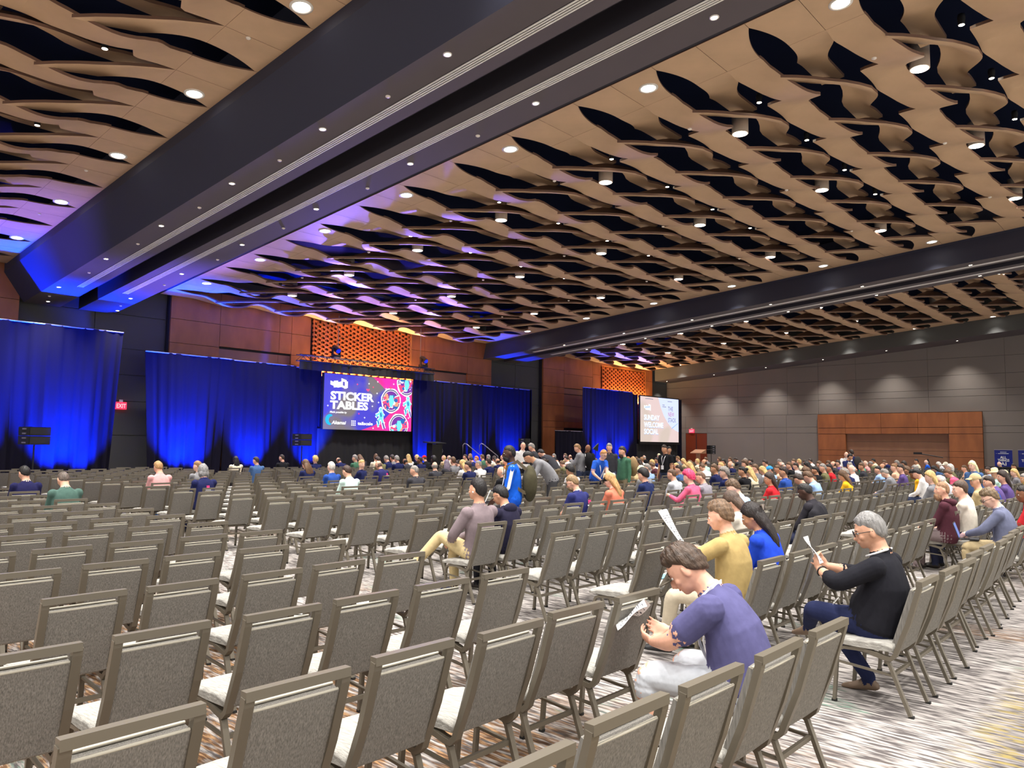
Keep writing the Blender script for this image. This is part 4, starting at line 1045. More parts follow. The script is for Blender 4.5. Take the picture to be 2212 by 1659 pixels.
    nf = len(me.polygons); cen = np.empty(nf * 3); me.polygons.foreach_get('center', cen); cen = cen.reshape(-1, 3)
    mi = np.array([mb.m[kd.find(c)[1]] for c in cen], dtype=np.int32)
    me.polygons.foreach_set('material_index', mi); me.polygons.foreach_set('use_smooth', np.ones(nf, dtype=bool)); me.update()
    bpy.data.objects.remove(to); bpy.data.meshes.remove(me0)
    def scl(p): return V3(p.x * k, p.y * k, p.z * k if stand else .545 + (p.z - .545) * k)
    Mh = Matrix.Translation(scl(hc)) @ (Rh * (hs * k)).to_4x4()
    return me, Mh, dict(N=scl(N), hc=scl(hc), Rh=Rh, ends=ends, spine=spine, ax=ax0)
def sm(x, a, b): t = min(1, max(0, (x - a) / (b - a))); return t * t * (3 - 2 * t)
def hair_mesh(style, n=26, m=18, seed=0):
    mb = MB(); r = random.Random(seed); ph = [r.uniform(0, 6) for _ in range(4)]
    def base(thick, line, lump=.0, freq=9):
        def fn(d):
            msk = sm(line(d), -.08, .10)
            l_ = 1 + lump * (math.sin(freq * math.atan2(d.x, d.y + .01) + ph[0] + 3 * d.z) + .7 * math.sin(freq * 1.7 * d.z + ph[1] + 4 * d.x)) * msk
            return (.90 + (.10 + thick) * msk) * l_
        return fn
    R = (.079, .098, .114)
    short = lambda d: d.z * .95 - d.y * .72 + .10 - (.25 if abs(d.x) > .75 and d.y > -.1 else 0)
    if style == 'short': mb.ell((0, -.004, .008), R, n, m, 0, None, base(.12, short, .022))
    elif style == 'tousled': mb.ell((0, -.004, .012), R, n + 14, m + 10, 0, None, base(.17, short, .045, 11))
    elif style == 'buzz': mb.ell((0, -.003, .003), R, n, m, 0, None, base(.035, short))
    elif style == 'bald': mb.ell((0, -.004, -.006), R, n, m, 0, None, base(.04, lambda d: min(.30 - d.z * 1.0, -d.y * .9 + .12, d.z + .62)))
    elif style == 'curly': mb.ell((0, -.012, .018), R, n + 14, m + 10, 0, None, base(.34, short, .065, 13))
    elif style == 'afro': mb.ell((0, -.015, .02), R, n, m, 0, None, base(.36, short, .015, 17))
    elif style in ('long', 'longcurl', 'blondlong'):
        mb.ell((0, -.006, .010), R, n, m, 0, None, base(.15, lambda d: d.z * .8 - d.y * .75 + .32, .02))
        rr = []; w0 = 1.25 if style == 'longcurl' else 1.0
        for q, (y, z, w_, d_) in enumerate(((-.03, .05, .07, .06), (-.045, .0, .092, .075), (-.07, -.08, .098 * w0, .06), (-.095, -.17, .102 * w0, .048), (-.10, -.26, .10 * w0, .042), (-.09, -.34, .078, .034), (-.08, -.38, .03, .015))):
            rr.append([(w_ * math.cos(t) * (1 + .05 * math.sin(9 * t + q)), y + d_ * math.sin(t) * (1 + .08 * math.sin(7 * t + q * 2)), z) for t in [2 * math.pi * j / 22 for j in range(22)]])
        mb.loft(rr[::-1], 0)
    elif style in ('bob',):
        mb.ell((0, -.006, .008), R, n, m, 0, None, base(.2, lambda d: d.z * .7 - d.y * .8 + .42, .03))
        mb.ell((0, -.03, -.06), (.10, .082, .095), n, m, 0)
    elif style in ('bun', 'pony'):
        mb.ell((0, -.004, .006), R, n, m, 0, None, base(.09, short, .015))
        if style == 'bun': mb.ell((0, -.115, .045), (.046, .042, .044), 14, 10, 0)
        else: mb.tube([(0, -.10, .05), (0, -.14, .03), (.01, -.15, -.06), (.015, -.14, -.2), (.01, -.13, -.27)], [.025, .034, .04, .034, .01], 12, 0)
    elif style == 'cap':
        def fn(d): return .93 + .14 * sm(d.z * 1.0 - d.y * .05, -.02, .14)
        mb.ell((0, 0, .012), (.082, .102, .110), n, m, 0, None, fn)
        rr = []
        for q in range(7):
            f = q / 6; rr.append([(x * .078, .075 + .095 * math.sqrt(max(0, 1 - x * x)) * f + .01, .052 - .018 * f - .02 * x * x + h_) for x in (-1, -.7, -.35, 0, .35, .7, 1) for h_ in (0,)] + [(x * .078, .075 + .095 * math.sqrt(max(0, 1 - x * x)) * f + .01, .058 - .018 * f - .02 * x * x) for x in (1, .7, .35, 0, -.35, -.7, -1)])
        mb.loft(rr, 0)
    elif style == 'hat':
        mb.lathe((0, 0, .045), [(.17, 0), (.175, .008), (.10, .02), (.088, .03), (.082, .10), (.05, .125), (0, .128)], 26)
    elif style == 'beard':
        mb.ell((0, .03, -.072), (.064, .068, .062), n, m, 0, None, lambda d: .86 + .22 * sm(-d.z * .6 + d.y * .55 - abs(d.x) * .1, -.05, .3))
    elif style == 'bigbeard':
        mb.ell((0, .045, -.095), (.062, .066, .075), n, m, 0, None, lambda d: .84 + .25 * sm(-d.z * .7 + d.y * .45, -.1, .25))
    return mb.mesh('hair')
HM = {s: hair_mesh(s, seed=i) for i, s in enumerate(('short', 'tousled', 'buzz', 'bald', 'curly', 'afro', 'long', 'longcurl', 'bob', 'bun', 'pony', 'cap', 'hat', 'beard', 'bigbeard'))}
def face_mesh():
    mb = MB()
    for sx in (-1, 1):
        mb.ell((sx * .032, .082, .0), (.014, .009, .0085), 10, 6, 0); mb.ell((sx * .032, .0895, .0), (.0055, .003, .0055), 8, 6, 1)
        mb.ell((sx * .033, .089, .020), (.018, .006, .0042), 8, 6, 2)
    mb.ell((0, .0935, -.066), (.022, .006, .0055), 10, 6, 3)
    return mb.mesh('face_features')
FM = face_mesh()
for m_ in (mat('eye_white', (232, 228, 222), .3), mat('iris', (40, 30, 24), .3), mat('brow', (60, 44, 34), .8), mat('lips', (176, 100, 90), .5)): FM.materials.append(m_)
def glasses_mesh():
    mb = MB()
    for sx in (-1, 1):
        pts = [(sx * (.034 + .024 * math.cos(t)), .106, .0 + .018 * math.sin(t)) for t in [2 * math.pi * j / 16 for j in range(17)]]
        mb.tube(pts, .0028, 6, 0, False, up=(0, 1, 0)); mb.tube([(sx * .058, .104, .004), (sx * .078, .07, .006), (sx * .088, -.01, .004)], .0026, 6, 0)
    mb.tube([(-.011, .107, .002), (.011, .107, .002)], .0026, 6, 0); return mb.mesh('glasses')
GM = glasses_mesh(); GM.materials.append(M_BLACK)
def dress(o, mats, shared):
    me = o.data
    if shared:
        while len(me.materials) < 5: me.materials.append(M_WHITE)
        for i, m_ in enumerate(mats): o.material_slots[i].link = 'OBJECT'; o.material_slots[i].material = m_
    else:
        for m_ in mats: me.materials.append(m_)
def add_head(o, Mh, style, hcol, extra=(), face=True):
    def put(nm, me, mt):
        c = bpy.data.objects.new(nm, me); C.objects.link(c); c.parent = o; c.matrix_local = Mh
        if mt:
            if not me.materials: me.materials.append(M_BLACK)
            c.material_slots[0].link = 'OBJECT'; c.material_slots[0].material = mt
        return c
    if style in ('cap', 'hat'):
        put('cap' if style == 'cap' else 'hat', HM[style], pmat('cloth', hcol)); put('hair', HM['buzz'], pmat('hair', (70, 54, 42)))
    elif style: put('hair', HM[style], pmat('hair', hcol))
    for e in extra:
        if e in ('beard', 'bigbeard'): put('beard', HM[e], pmat('hair', hcol))
        elif e == 'glasses': put('glasses', GM, None)
        elif e in ('long', 'bob', 'curly', 'longcurl'): put('hair', HM[e], pmat('hair', (176, 136, 88)))
    if face: put('face_features', FM, None)
COL = {'navy': (30, 36, 78), 'black': (26, 26, 30), 'charcoal': (58, 58, 64), 'grey': (128, 128, 132), 'pale grey': (190, 190, 194), 'white': (232, 230, 228), 'blue': (44, 78, 158), 'light blue': (150, 180, 222), 'bright blue': (28, 92, 208),
       'green': (70, 112, 88), 'mint': (186, 220, 208), 'olive': (112, 110, 78), 'tan': (196, 174, 132), 'cream': (226, 214, 186), 'red': (196, 40, 48), 'pink': (222, 160, 160), 'rose': (212, 92, 124), 'orange': (214, 132, 62), 'terracotta': (206, 116, 92),
       'yellow': (232, 178, 40), 'purple': (92, 74, 128), 'maroon': (74, 38, 46), 'teal': (70, 180, 150), 'lime': (140, 220, 60), 'denim': (70, 100, 146), 'brown': (104, 74, 54), 'camouflage': (150, 140, 104), 'plaid': (120, 118, 122), 'peach': (230, 180, 150)}
HCOL = {'black': (28, 24, 24), 'dark': (52, 40, 34), 'brown': (96, 70, 48), 'light brown': (140, 106, 72), 'blond': (206, 172, 112), 'platinum': (236, 220, 172), 'ginger': (188, 112, 62), 'grey': (140, 134, 128), 'white': (206, 200, 192), 'pink': (224, 62, 104), 'purple': (120, 108, 124), 'red': (206, 44, 44), 'blue': (60, 150, 214), 'straw': (214, 200, 160), 'pale': (216, 208, 190)}
PANTS = [(52, 60, 84), (44, 44, 50), (86, 98, 130), (150, 136, 110), (70, 70, 74)]
# shared seated figures
POSES = {'up': dict(lean=(-.16, -.06, .04, .2), head=(0, .05, 0), neck=.15), 'down': dict(lean=(-.10, .05, .2, .42), head=(0, .62, 0), neck=.5), 'mid': dict(lean=(-.14, 0, .12, .3), head=(.12, .3, 0), neck=.3),
         'left': dict(lean=(-.14, -.02, .08, .22), head=(.75, .12, 0), neck=.2), 'right': dict(lean=(-.14, -.02, .08, .22), head=(-.7, .12, 0), neck=.2), 'fwd': dict(lean=(.22, .34, .46, .6), head=(.05, .55, 0), neck=.62), 'back': dict(lean=(-.2, -.1, .05, .2), head=(2.5, .1, 0), neck=.15, twist=.5)}
TPL = {}
for nm, d in POSES.items():
    for slv in ('long', 'short'):
        TPL[nm, slv] = build_body(dict(d, sleeve=slv), .021, 2)
STAND = {'s_up': dict(stand=True, lean=(0, 0, .05, .15), head=(0, .15, 0), neck=.2, handL=(-.26, .05, .78), handR=(.26, .05, .78), elbowL=(-.4, -1, 0), elbowR=(.4, -1, 0)),
         's_look': dict(stand=True, lean=(0, 0, .08, .2), head=(.5, .35, 0), neck=.3, handL=(-.10, .34, 1.1), handR=(.10, .34, 1.1)),
         's_bend': dict(stand=True, lean=(.5, .75, .9, 1.0), head=(0, .8, 0), neck=.95, handL=(-.12, .62, .95), handR=(.12, .62, .95), elbowL=(-.5, 0, -1), elbowR=(.5, 0, -1))}
for nm, d in STAND.items():
    for slv in ('long', 'short'): TPL[nm, slv] = build_body(dict(d, sleeve=slv), .021, 2)
NAMES = dict(short='short', tousled='tousled', buzz='close-cropped', bald='balding', curly='curly', afro='afro', long='long', longcurl='long wavy', bob='bobbed', bun='tied-up', pony='ponytailed')
FOLK = []            # (object, label key) for unique labels later
OCC = set()
def seat_for(u, v, zt=1.20, dy=.27):
    best = None
    for q, s in enumerate(SEATS):
        if q in OCC: continue
        a, b, d = px((s[0], s[1] + dy, zt)); sc = FPX / d
        c = ((a - u) / (.28 * sc)) ** 2 + ((b - v) / 4.5) ** 2
        if best is None or c < best[0]: best = (c, q)
    return best
def far_person(u, v, style, hc, top, skin='light', pose='mid', slv='long', extra=(), lab=None, d=None, rz=0.0, snap=True):
    me, Mh, info = TPL[pose, slv]; hcl = info['hc']
    if d is None:
        c, q = seat_for(u, v, hcl.z, hcl.y + .30); OCC.add(q); sx, sy = SEATS[q][0], SEATS[q][1]
        y = sy + .30; a, b, dd = px((sx, y + hcl.y, hcl.z)); sc = FPX / dd
        dx = max(-.24, min(.24, (u - a) / sc / .75)); x = sx + dx * .95
        a, b, dd = px((x, y + hcl.y, hcl.z)); k = max(.93, min(1.07, 1 + ((b - v) / sc) / .72)); kz = k
        loc = (x, y, 0)
    else:
        r = RW @ np.array([u - CXP, v - CYP, FPX]); r = r * d / FPX
        ct, st_ = math.cos(rz), math.sin(rz); k = max(.85, min(1.12, (CAMH + r[2]) / hcl.z)) if pose.startswith('s_') else 1.0
        loc = (r[0] - k * (hcl.x * ct - hcl.y * st_), r[1] - k * (hcl.x * st_ + hcl.y * ct), 0)
    o = bpy.data.objects.new('person', me); C.objects.link(o); o.location = loc; o.rotation_euler = (0, 0, rz + (random.uniform(-.12, .12) if d is None else 0))
    if d is None:
        o.scale = (1, 1, 1); o.location.z = 0
        if abs(k - 1) > .01: o.scale = (1, 1, k); o.location.z = -.545 * (k - 1) * .8
    else: o.scale = (k, k, k)
    pc = random.choice(PANTS)
    dress(o, [pmat('skin', SKIN[skin]), pmat('cloth', COL[top]), pmat('cloth', pc), pmat('shoe', (40, 34, 30)), pmat('cloth', COL[top])], True)
    add_head(o, Mh, style, (HCOL[hc] if hc in HCOL else COL[hc]), extra, True)
    desc = ('person in a %s cap and %s top' % (hc, top)) if style == 'cap' else ('person in a %s hat and %s top' % (hc, top)) if style == 'hat' else ('%s-haired %sperson in a %s top' % (hc, {'bald': 'balding ', 'long': 'long-tressed ', 'curly': 'curly ', 'bun': 'bunned ', 'pony': 'ponytailed ', 'afro': 'afro-crowned ', 'buzz': 'crop-cut '}.get(style, ''), top))
    FOLK.append((o, lab, desc, u, v, d is not None))
    return o
LAN = pmat('lanyard', (236, 236, 238))

# ------------------------------------------------------------------ people close to the camera
def near_person(x, y, sp, voxel, label, style, hcol, skin, top, pants, shoe=(40, 34, 30), collar=None, rz=0.0, extra=(), smooth=3, hairmesh=None):
    me, Mh, inf = build_body(sp, voxel, smooth)
    o = bpy.data.objects.new('person', me); C.objects.link(o); o.location = (x, y, 0); o.rotation_euler = (0, 0, rz)
    dress(o, [pmat('skin', skin), pmat('cloth', top), pmat('cloth', pants), pmat('shoe', shoe), pmat('cloth', collar or top)], False)
    tag(o, label, 'person'); add_head(o, Mh, style, hcol, extra)
    return o, Mh, inf
def patch(o, pts, mt, name, th=.004):
    """small flat part following four points"""
    a = [Vector(p) for p in pts]; n = (a[1] - a[0]).cross(a[3] - a[0]).normalized() * th
    MB().add([p for p in a] + [p + n for p in a], [(0, 3, 2, 1), (4, 5, 6, 7), (0, 1, 5, 4), (1, 2, 6, 5), (2, 3, 7, 6), (3, 0, 4, 7)]).build(name, mt, o)
def sheet(name, label, cat, loc, rot, w_, h_, n=8, bend=.03, lines=14, seed=1, folds=1, head=None):
    """printed paper with a bend and lines of small print"""
    r = random.Random(seed); m = MB(); V = []
    f = lambda a, b: bend * math.sin(a * math.pi) + .012 * math.sin(b * 5 + a * 3)
    for l in (0, 1):
        for j in range(n + 1):
            for i in range(n + 1): a, b = i / n, j / n; V.append(((a - .5) * w_, (b - .5) * h_, f(a, b) - .0012 * l))
    q = n + 1; F = []
    for j in range(n):
        for i in range(n):
            k0 = j * q + i; F.append((k0, k0 + 1, k0 + q + 1, k0 + q)); F.append((q * q + k0, q * q + k0 + q, q * q + k0 + q + 1, q * q + k0 + 1))
    m.add(V, F, 0, True); o = tag(m.build(name, M_WHITE, None, loc), label, cat); o.rotation_euler = rot
    for sgn in (1, -1):
        t = MB()
        for j in range(lines):
            b = .08 + .84 * j / lines
            a = .08
            while a < .9:
                l_ = r.uniform(.03, .16); hgt = r.choice([.004, .006, .010]) * (h_ / .3) ** .5
                if r.random() < .72:
                    z0, z1 = f(a, b) + .0016 * sgn - .0006, f(min(.95, a + l_), b) + .0016 * sgn - .0006
                    t.add([((a - .5) * w_, (b - .5) * h_, z0), ((min(.95, a + l_) - .5) * w_, (b - .5) * h_, z1), ((min(.95, a + l_) - .5) * w_, (b - .5) * h_ + hgt, z1), ((a - .5) * w_, (b - .5) * h_ + hgt, z0)], [(0, 1, 2, 3) if sgn > 0 else (3, 2, 1, 0)])
                a += l_ + r.uniform(.02, .06)
        tag(t.build('small_print', M_PRINT, o), kind='stuff')
    return o
M_PRINT = mat('print_ink', (92, 92, 98), .8)
def laptop(loc, rz, label, screen=(96, 130, 214), tilt=1.15, body=(40, 42, 46)):
    o = empty('laptop', loc, rz); tag(o, label, 'laptop'); mb_ = pmat('plastic', body)
    MB().box(-.155, .155, -.11, .11, 0, .014).build('base', mb_, o)
    lid = MB().box(-.155, .155, 0, .008, 0, .21).build('lid', mb_, o, (0, .11, .012)); lid.rotation_euler = (-(tilt - math.pi / 2) - 0.0, 0, 0)
    sc_ = MB().box(-.146, .146, -.0015, 0, .012, .20).build('screen', emis('laptop_screen_%d' % len(MATS), screen, .9), lid)
    kb = MB()
    for j in range(5):
        for i in range(11): kb.box(-.135 + .0247 * i, -.115 + .0247 * i, -.0 + .018 * j, .015 + .018 * j, .014, .017)
    tag(kb.build('keys', M_BLACK, o), kind='stuff')
    return o
# man in the purple-blue T-shirt, bent over a paper
P1, M1, I1 = near_person(3.93, 1.86, dict(lean=(.12, .34, .52, .66), neck=.85, head=(.22, .72, .08), fat=1.16, sleeve='short', pants='shorts', twist=.20, side=.02, hs=1.07, shoulder=.192, arm=1.22, leg=1.06, fingers=True,
    handL=(-.12, .50, .70), handR=(.10, .52, .72), hdirL=(.25, .8, .12), hdirR=(-.2, .8, .12), palmL=(.85, .1, .5), palmR=(-.85, .1, .5), elbowL=(-1, -.2, -.5), elbowR=(1, -.2, -.5), curl=.75, hem=2,
    legs=dict(L=((-.22, .47, .54), (-.24, .42, .09), (-.1, 1, 0)), R=((.15, .46, .54), (.17, .40, .09), (.1, 1, 0))), sock=False),
    .0075, 'person in a purple-blue T-shirt and pale shorts bent over a paper', 'tousled', (72, 56, 44), SKIN['light'], (86, 84, 124), (196, 200, 206), (60, 56, 52), (222, 176, 150), extra=())
add_head(P1, M1, None, None, face=False)
cp = bpy.data.objects.new('cap_peak', None)
bpy.data.objects.remove(cp)
# cap peak worn under the fringe and the printed lanyard
pk = MB(); rr = []
for q in range(6):
    f = q / 5; rr.append([(x * .07, .085 + .085 * math.sqrt(max(0, 1 - x * x)) * f, .040 - .03 * f - .018 * x * x + h_) for x in (-1, -.6, -.2, .2, .6, 1) for h_ in (0,)] + [(x * .07, .085 + .085 * math.sqrt(max(0, 1 - x * x)) * f, .045 - .03 * f - .018 * x * x) for x in (1, .6, .2, -.2, -.6, -1)])
pk.loft(rr, 0); c = pk.build('cap_peak', pmat('cloth', (104, 96, 84)), P1); c.matrix_local = M1
def neck_lanyard(o, inf, fat=1.0, mt=None, low=.22, wide=.02):
    n_ = inf['N']; m = MB(); sp_ = inf['spine']; hd = inf['Rh']
    c0, t0 = sp_(.50); c1, t1 = sp_(.40); ay = t1.cross(inf['ax']).normalized(); ax = inf['ax']
    pts = [c0 - ay * .085 + t0 * .035, c0 - ax * .075 - ay * .045 + t0 * .03, c0 - ax * .09 + ay * .03 + t0 * .005, c1 - ax * .075 + ay * .125 * fat, c1 - t1 * low * .5 - ax * .03 + ay * .165 * fat, c1 - t1 * low + ay * .18 * fat,
           c1 - t1 * low * .5 + ax * .03 + ay * .165 * fat, c1 + ax * .075 + ay * .125 * fat, c0 + ax * .09 + ay * .03 + t0 * .005, c0 + ax * .075 - ay * .045 + t0 * .03, c0 - ay * .085 + t0 * .035]
    m.tube(pts, 0, rect=(.004, wide), up=(0, 0, 1)); return m.build('lanyard', mt or LAN, o)
neck_lanyard(P1, I1, 1.2)
def w_of(o, p): return o.matrix_world @ Vector(p) if False else Matrix.Translation(o.location) @ o.rotation_euler.to_matrix().to_4x4() @ Vector(p)
q = w_of(P1, I1['ends']['L'][1] + V3(.09, .16, .07))
sheet('paper', 'printed white paper held by the person in the purple-blue T-shirt', 'paper', q + V3(.02, .04, .02), (math.radians(-38), math.radians(10), math.radians(28)), .30, .22, bend=.035, seed=5)
# man in black, grey hair, glasses, legs crossed
P2, M2, I2 = near_person(5.95, 1.80, dict(lean=(-.30, -.12, .04, .20), neck=.40, head=(.42, .26, 0), fat=1.24, sleeve='push', pants='long', hs=1.05, shoulder=.192, arm=1.16, fingers=True,
    handL=(-.13, .36, .90), handR=(.03, .37, .91), hdirL=(.35, .5, .75), hdirR=(-.35, .5, .7), palmL=(.7, -.5, .1), palmR=(-.8, -.4, .1), elbowL=(-1, -.2, -.6), elbowR=(1, -.3, -.6), curl=.7, hem=3,
    legs=dict(L=((-.10, .43, .60), (.26, .60, .40), (.5, .8, -.2)), R=((.10, .42, .545), (.16, .12, .10), (.1, 1, -.15)))),
    .0075, 'grey-haired person with glasses in a black sweater reading a booklet, legs crossed', 'short', (128, 126, 124), (208, 158, 130), (30, 30, 36), (36, 42, 74), (120, 100, 82), (30, 30, 36), extra=('glasses',))
e = I2['ends']['L']; wt = MB(); R_ = e[2].to_track_quat('Z', 'X').to_matrix()
ring = [e[1] - e[2] * .03 + R_ @ V3(.037 * math.cos(t), .035 * math.sin(t), 0) for t in [2 * math.pi * j / 16 for j in range(17)]]
wt.tube(ring, .007, 6, caps=False); wt.build('watch_strap', M_BLACK, P2)
MB().ell(e[1] - e[2] * .03 + R_ @ V3(-.037, 0, 0), (.012, .022, .022), 12, 8, 0, R_).build('watch', pmat('plastic', (176, 180, 176)), P2)
MB().tube([I2['N'] + V3(-.06, -.055, .03), I2['N'] + V3(-.085, .01, .0), I2['N'] + V3(-.05, .085, -.03), I2['N'] + V3(.05, .085, -.03), I2['N'] + V3(.085, .01, 0), I2['N'] + V3(.06, -.055, .03), I2['N'] + V3(-.06, -.055, .03)], .008, 8).build('collar_band', LAN, P2)
text('Abilis', .05, (-.165, .26, .665), (.3, -.9, -1.4), M_WHITE, P2, .07, .001, name='printed_word')
q = w_of(P2, (I2['ends']['L'][1] + I2['ends']['R'][1]) / 2 + V3(-.05, .06, .13))
sheet('booklet', 'folded white booklet held up by the grey-haired person in black', 'booklet', q, (math.radians(62), math.radians(8), math.radians(18)), .13, .22, bend=.015, seed=9, lines=10)
# man in the tan jacket behind a big printed sheet
P3, M3, I3 = near_person(6.17, 3.02, dict(lean=(-.05, .06, .16, .3), neck=.35, head=(.30, .25, 0), fat=1.06, sleeve='long', arm=1.22, shoulder=.195, hs=1.03, fingers=False,
    handL=(-.16, .40, .92), handR=(.26, .40, .86), elbowL=(-1, -.3, -.6), elbowR=(1, -.3, -.6), hem=0,
    legs=dict(L=((-.40, .36, .56), (-.30, .50, .12), (-.2, 1, 0)), R=((.06, .45, .545), (.08, .40, .10), (0, 1, 0)))),
    .010, 'person in a tan jacket and beige trousers holding a large printed sheet', 'tousled', (112, 88, 66), SKIN['light'], (176, 152, 100), (208, 196, 172), (30, 30, 32), (160, 136, 88))
sheet('programme_sheet', 'large white printed sheet held open by the person in the tan jacket', 'paper', (5.93, 3.42, 1.02), (math.radians(58), math.radians(6), math.radians(22)), .36, .52, bend=.03, seed=3, lines=22)
# woman with long black hair and clip
P4, M4, I4 = near_person(6.80, 2.98, dict(lean=(-.02, .1, .2, .35), neck=.4, head=(.3, .4, 0), k=.96, hs=1.02), .012, 'long black-haired person in bright blue beside the tan jacket', 'long', (34, 26, 24), SKIN['tan'], (36, 72, 200), (40, 40, 48))
cl = MB()
for sx in (-1, 1): cl.tube([(0, -.115, .065), (sx * .03, -.13, .06), (sx * .05, -.125, .02)], [.012, .014, .006], 8)
c = cl.build('hair_clip', pmat('plastic', (96, 84, 74)), P4); c.matrix_local = M4
# man in the grey-mauve blazer, legs crossed, and his neighbour
P5, M5, I5 = near_person(6.42, 6.36, dict(lean=(-.16, -.05, .03, .12), neck=.1, head=(.22, -.05, 0), fat=.98, sleeve='long', arm=1.12, k=1.07, hem=0, shoulder=.19,
    handL=(-.12, .30, .66), handR=(.0, .32, .66), elbowL=(-1, -.4, -.5), elbowR=(1, -.4, -.5), sock=True,
    legs=dict(L=((-.12, .46, .70), (-.34, .70, .33), (-.35, .8, -.45)), R=((.06, .45, .545), (.04, .40, .10), (0, 1, 0)))),
    .0105, 'black-haired person in a mauve-grey blazer and khaki trousers, legs crossed', 'short', (30, 26, 26), (214, 160, 130), (132, 118, 122), (204, 184, 138), (28, 32, 62), (132, 118, 122), extra=())
MB().ell(M5 @ V3(-.086, .004, -.022), (.010, .012, .012), 8, 6).build('earbud', M_WHITE, P5)
P6, M6, I6 = near_person(7.0, 6.40, dict(lean=(-.08, .06, .18, .34), neck=.42, head=(.35, .35, 0), k=.97), .012, 'black-haired person in a navy hooded top beside the mauve-grey blazer', 'short', (26, 24, 26), (214, 160, 130), (38, 36, 56), (30, 30, 36), collar=(220, 214, 208), extra=('glasses',))
MB().ell(I6['N'] + V3(0, -.08, -.02), (.11, .055, .07), 14, 10).build('hood', pmat('cloth', (38, 36, 56)), P6)
# walker in the blue track jacket
yaw7 = math.atan2(.74, -.67) - math.pi / 2
P7, M7, I7 = near_person(8.98, 8.12, dict(stand=True, k=1.045, lean=(.02, .04, .06, .1), neck=.2, head=(.15, .1, 0), sleeve='long', arm=1.05, shoulder=.19, handL=(-.12, .26, .92), handR=(.26, .04, .84), elbowL=(-.4, -1, -.2), elbowR=(.5, -1, 0), hem=2,
    legs=dict(L=((-.10, .16, .52), (-.11, .05, .10), (0, 1, 0)), R=((.10, -.02, .50), (.11, -.28, .12), (0, 1, -.2)))),
    .010, 'walking person in a bright blue track suit with white sleeve stripes and olive backpack', 'buzz', (24, 20, 20), SKIN['dark'], (24, 92, 208), (24, 80, 190), (60, 56, 52), (24, 92, 208), rz=yaw7, extra=('beard',))
for key in ('L', 'R'):
    e = I7['ends'][key]; sh = I7['spine'](.435)[0] + I7['ax'] * (.19 if key == 'R' else -.19); k7 = 1.045; sg = 1 if key == 'R' else -1
    off = V3(sg * .062, 0, 0)
    MB().tube([(sh + V3(sg * .045, 0, .05)) * k7, (sh + off) * k7, (e[0] + V3(sg * .05, -.01, 0)) * k7, (e[1] + V3(sg * .036, 0, 0)) * k7], 0, rect=(.012, .052), up=(0, 1, 0)).build('sleeve_stripe', M_WHITE, P7)
neck_lanyard(P7, I7, 1.0, None, .3)
MB().box(-.075, .075, .150, .158, 1.30, 1.50).build('shirt_front', pmat('cloth', (40, 42, 44)), P7)
bp = tag(MB().ell((0, -.26, 1.20), (.16, .12, .29), 20, 14, 0, None, lambda d: 1 + .12 * (abs(d.x) > .5) * (abs(d.z) < .6)).build('backpack', pmat('cloth', (70, 66, 50))), 'olive-brown backpack worn by the walking person in bright blue', 'backpack')
for sx in (-1, 1): MB().tube([(sx * .10, -.20, 1.42), (sx * .11, -.06, 1.545), (sx * .12, .10, 1.46), (sx * .13, .12, 1.30), (sx * .15, -.08, 1.12), (sx * .12, -.2, 1.05)], 0, rect=(.05, .014), up=(1, 0, 0)).build('strap', pmat('cloth', (96, 86, 70)), bp)
bp.location = P7.location; bp.rotation_euler = P7.rotation_euler
t7 = tag(MB().box(-.13, .13, -.006, .006, -.09, .09).build('tablet', M_WHITE), 'white-edged tablet carried by the walking person in bright blue', 'tablet'); t7.location = w_of(P7, V3(-.06, .40, 1.0)); t7.rotation_euler = (.4, 0, yaw7)
MB().box(-.11, .11, -.008, -.006, -.075, .075).build('screen', M_BLACK, t7)
# helper in blue handing out papers
P8, M8, I8 = near_person(16.4, 11.9, dict(stand=True, k=1.03, lean=(.25, .4, .5, .6), neck=.5, head=(-.1, .35, 0), sleeve='short', fat=1.05, handL=(.18, .62, .86), handR=(.16, .34, .92), elbowL=(-1, 0, -.4), elbowR=(1, -.2, -.6)),
    .016, 'standing blond helper in blue T-shirt bending forward to hand out papers', 'short', (206, 150, 92), SKIN['fair'], (42, 92, 196), (36, 40, 70), rz=math.radians(168), extra=('glasses',))
neck_lanyard(P8, I8, 1.05, None, .28, .03)
sheet('handout', 'white handout passed by the helper in the blue T-shirt', 'paper', w_of(P8, V3(.24, .78, .88)), (.2, .3, .4), .2, .28, seed=12)
# other clearly visible people
def mid(u, v, z, sp, label, style, hc, skin, top, pants=(52, 56, 80), collar=None, extra=(), seat=None, vox=.0145, rz=0.0):
    me, Mh, inf = build_body(sp, vox, 3)
    x, y = at_z(u, v, z); h0 = inf['hc']; ct, s_ = math.cos(rz), math.sin(rz)
    loc = (x - (h0.x * ct - h0.y * s_), y - (h0.x * s_ + h0.y * ct), 0)
    if seat is not None: loc = (seat[0], seat[1] + .33, 0)
    o = bpy.data.objects.new('person', me); C.objects.link(o); o.location = loc; o.rotation_euler = (0, 0, rz)
    dress(o, [pmat('skin', skin), pmat('cloth', top), pmat('cloth', pants), pmat('shoe', (44, 38, 34)), pmat('cloth', collar or top)], False)
    tag(o, label, 'person'); add_head(o, Mh, style, hc, extra); return o, Mh, inf
LT = SKIN['light']
def claim(x, y):
    b = min(range(len(SEATS)), key=lambda q: math.hypot(SEATS[q][0] - x, SEATS[q][1] - y)); OCC.add(b); return SEATS[b]
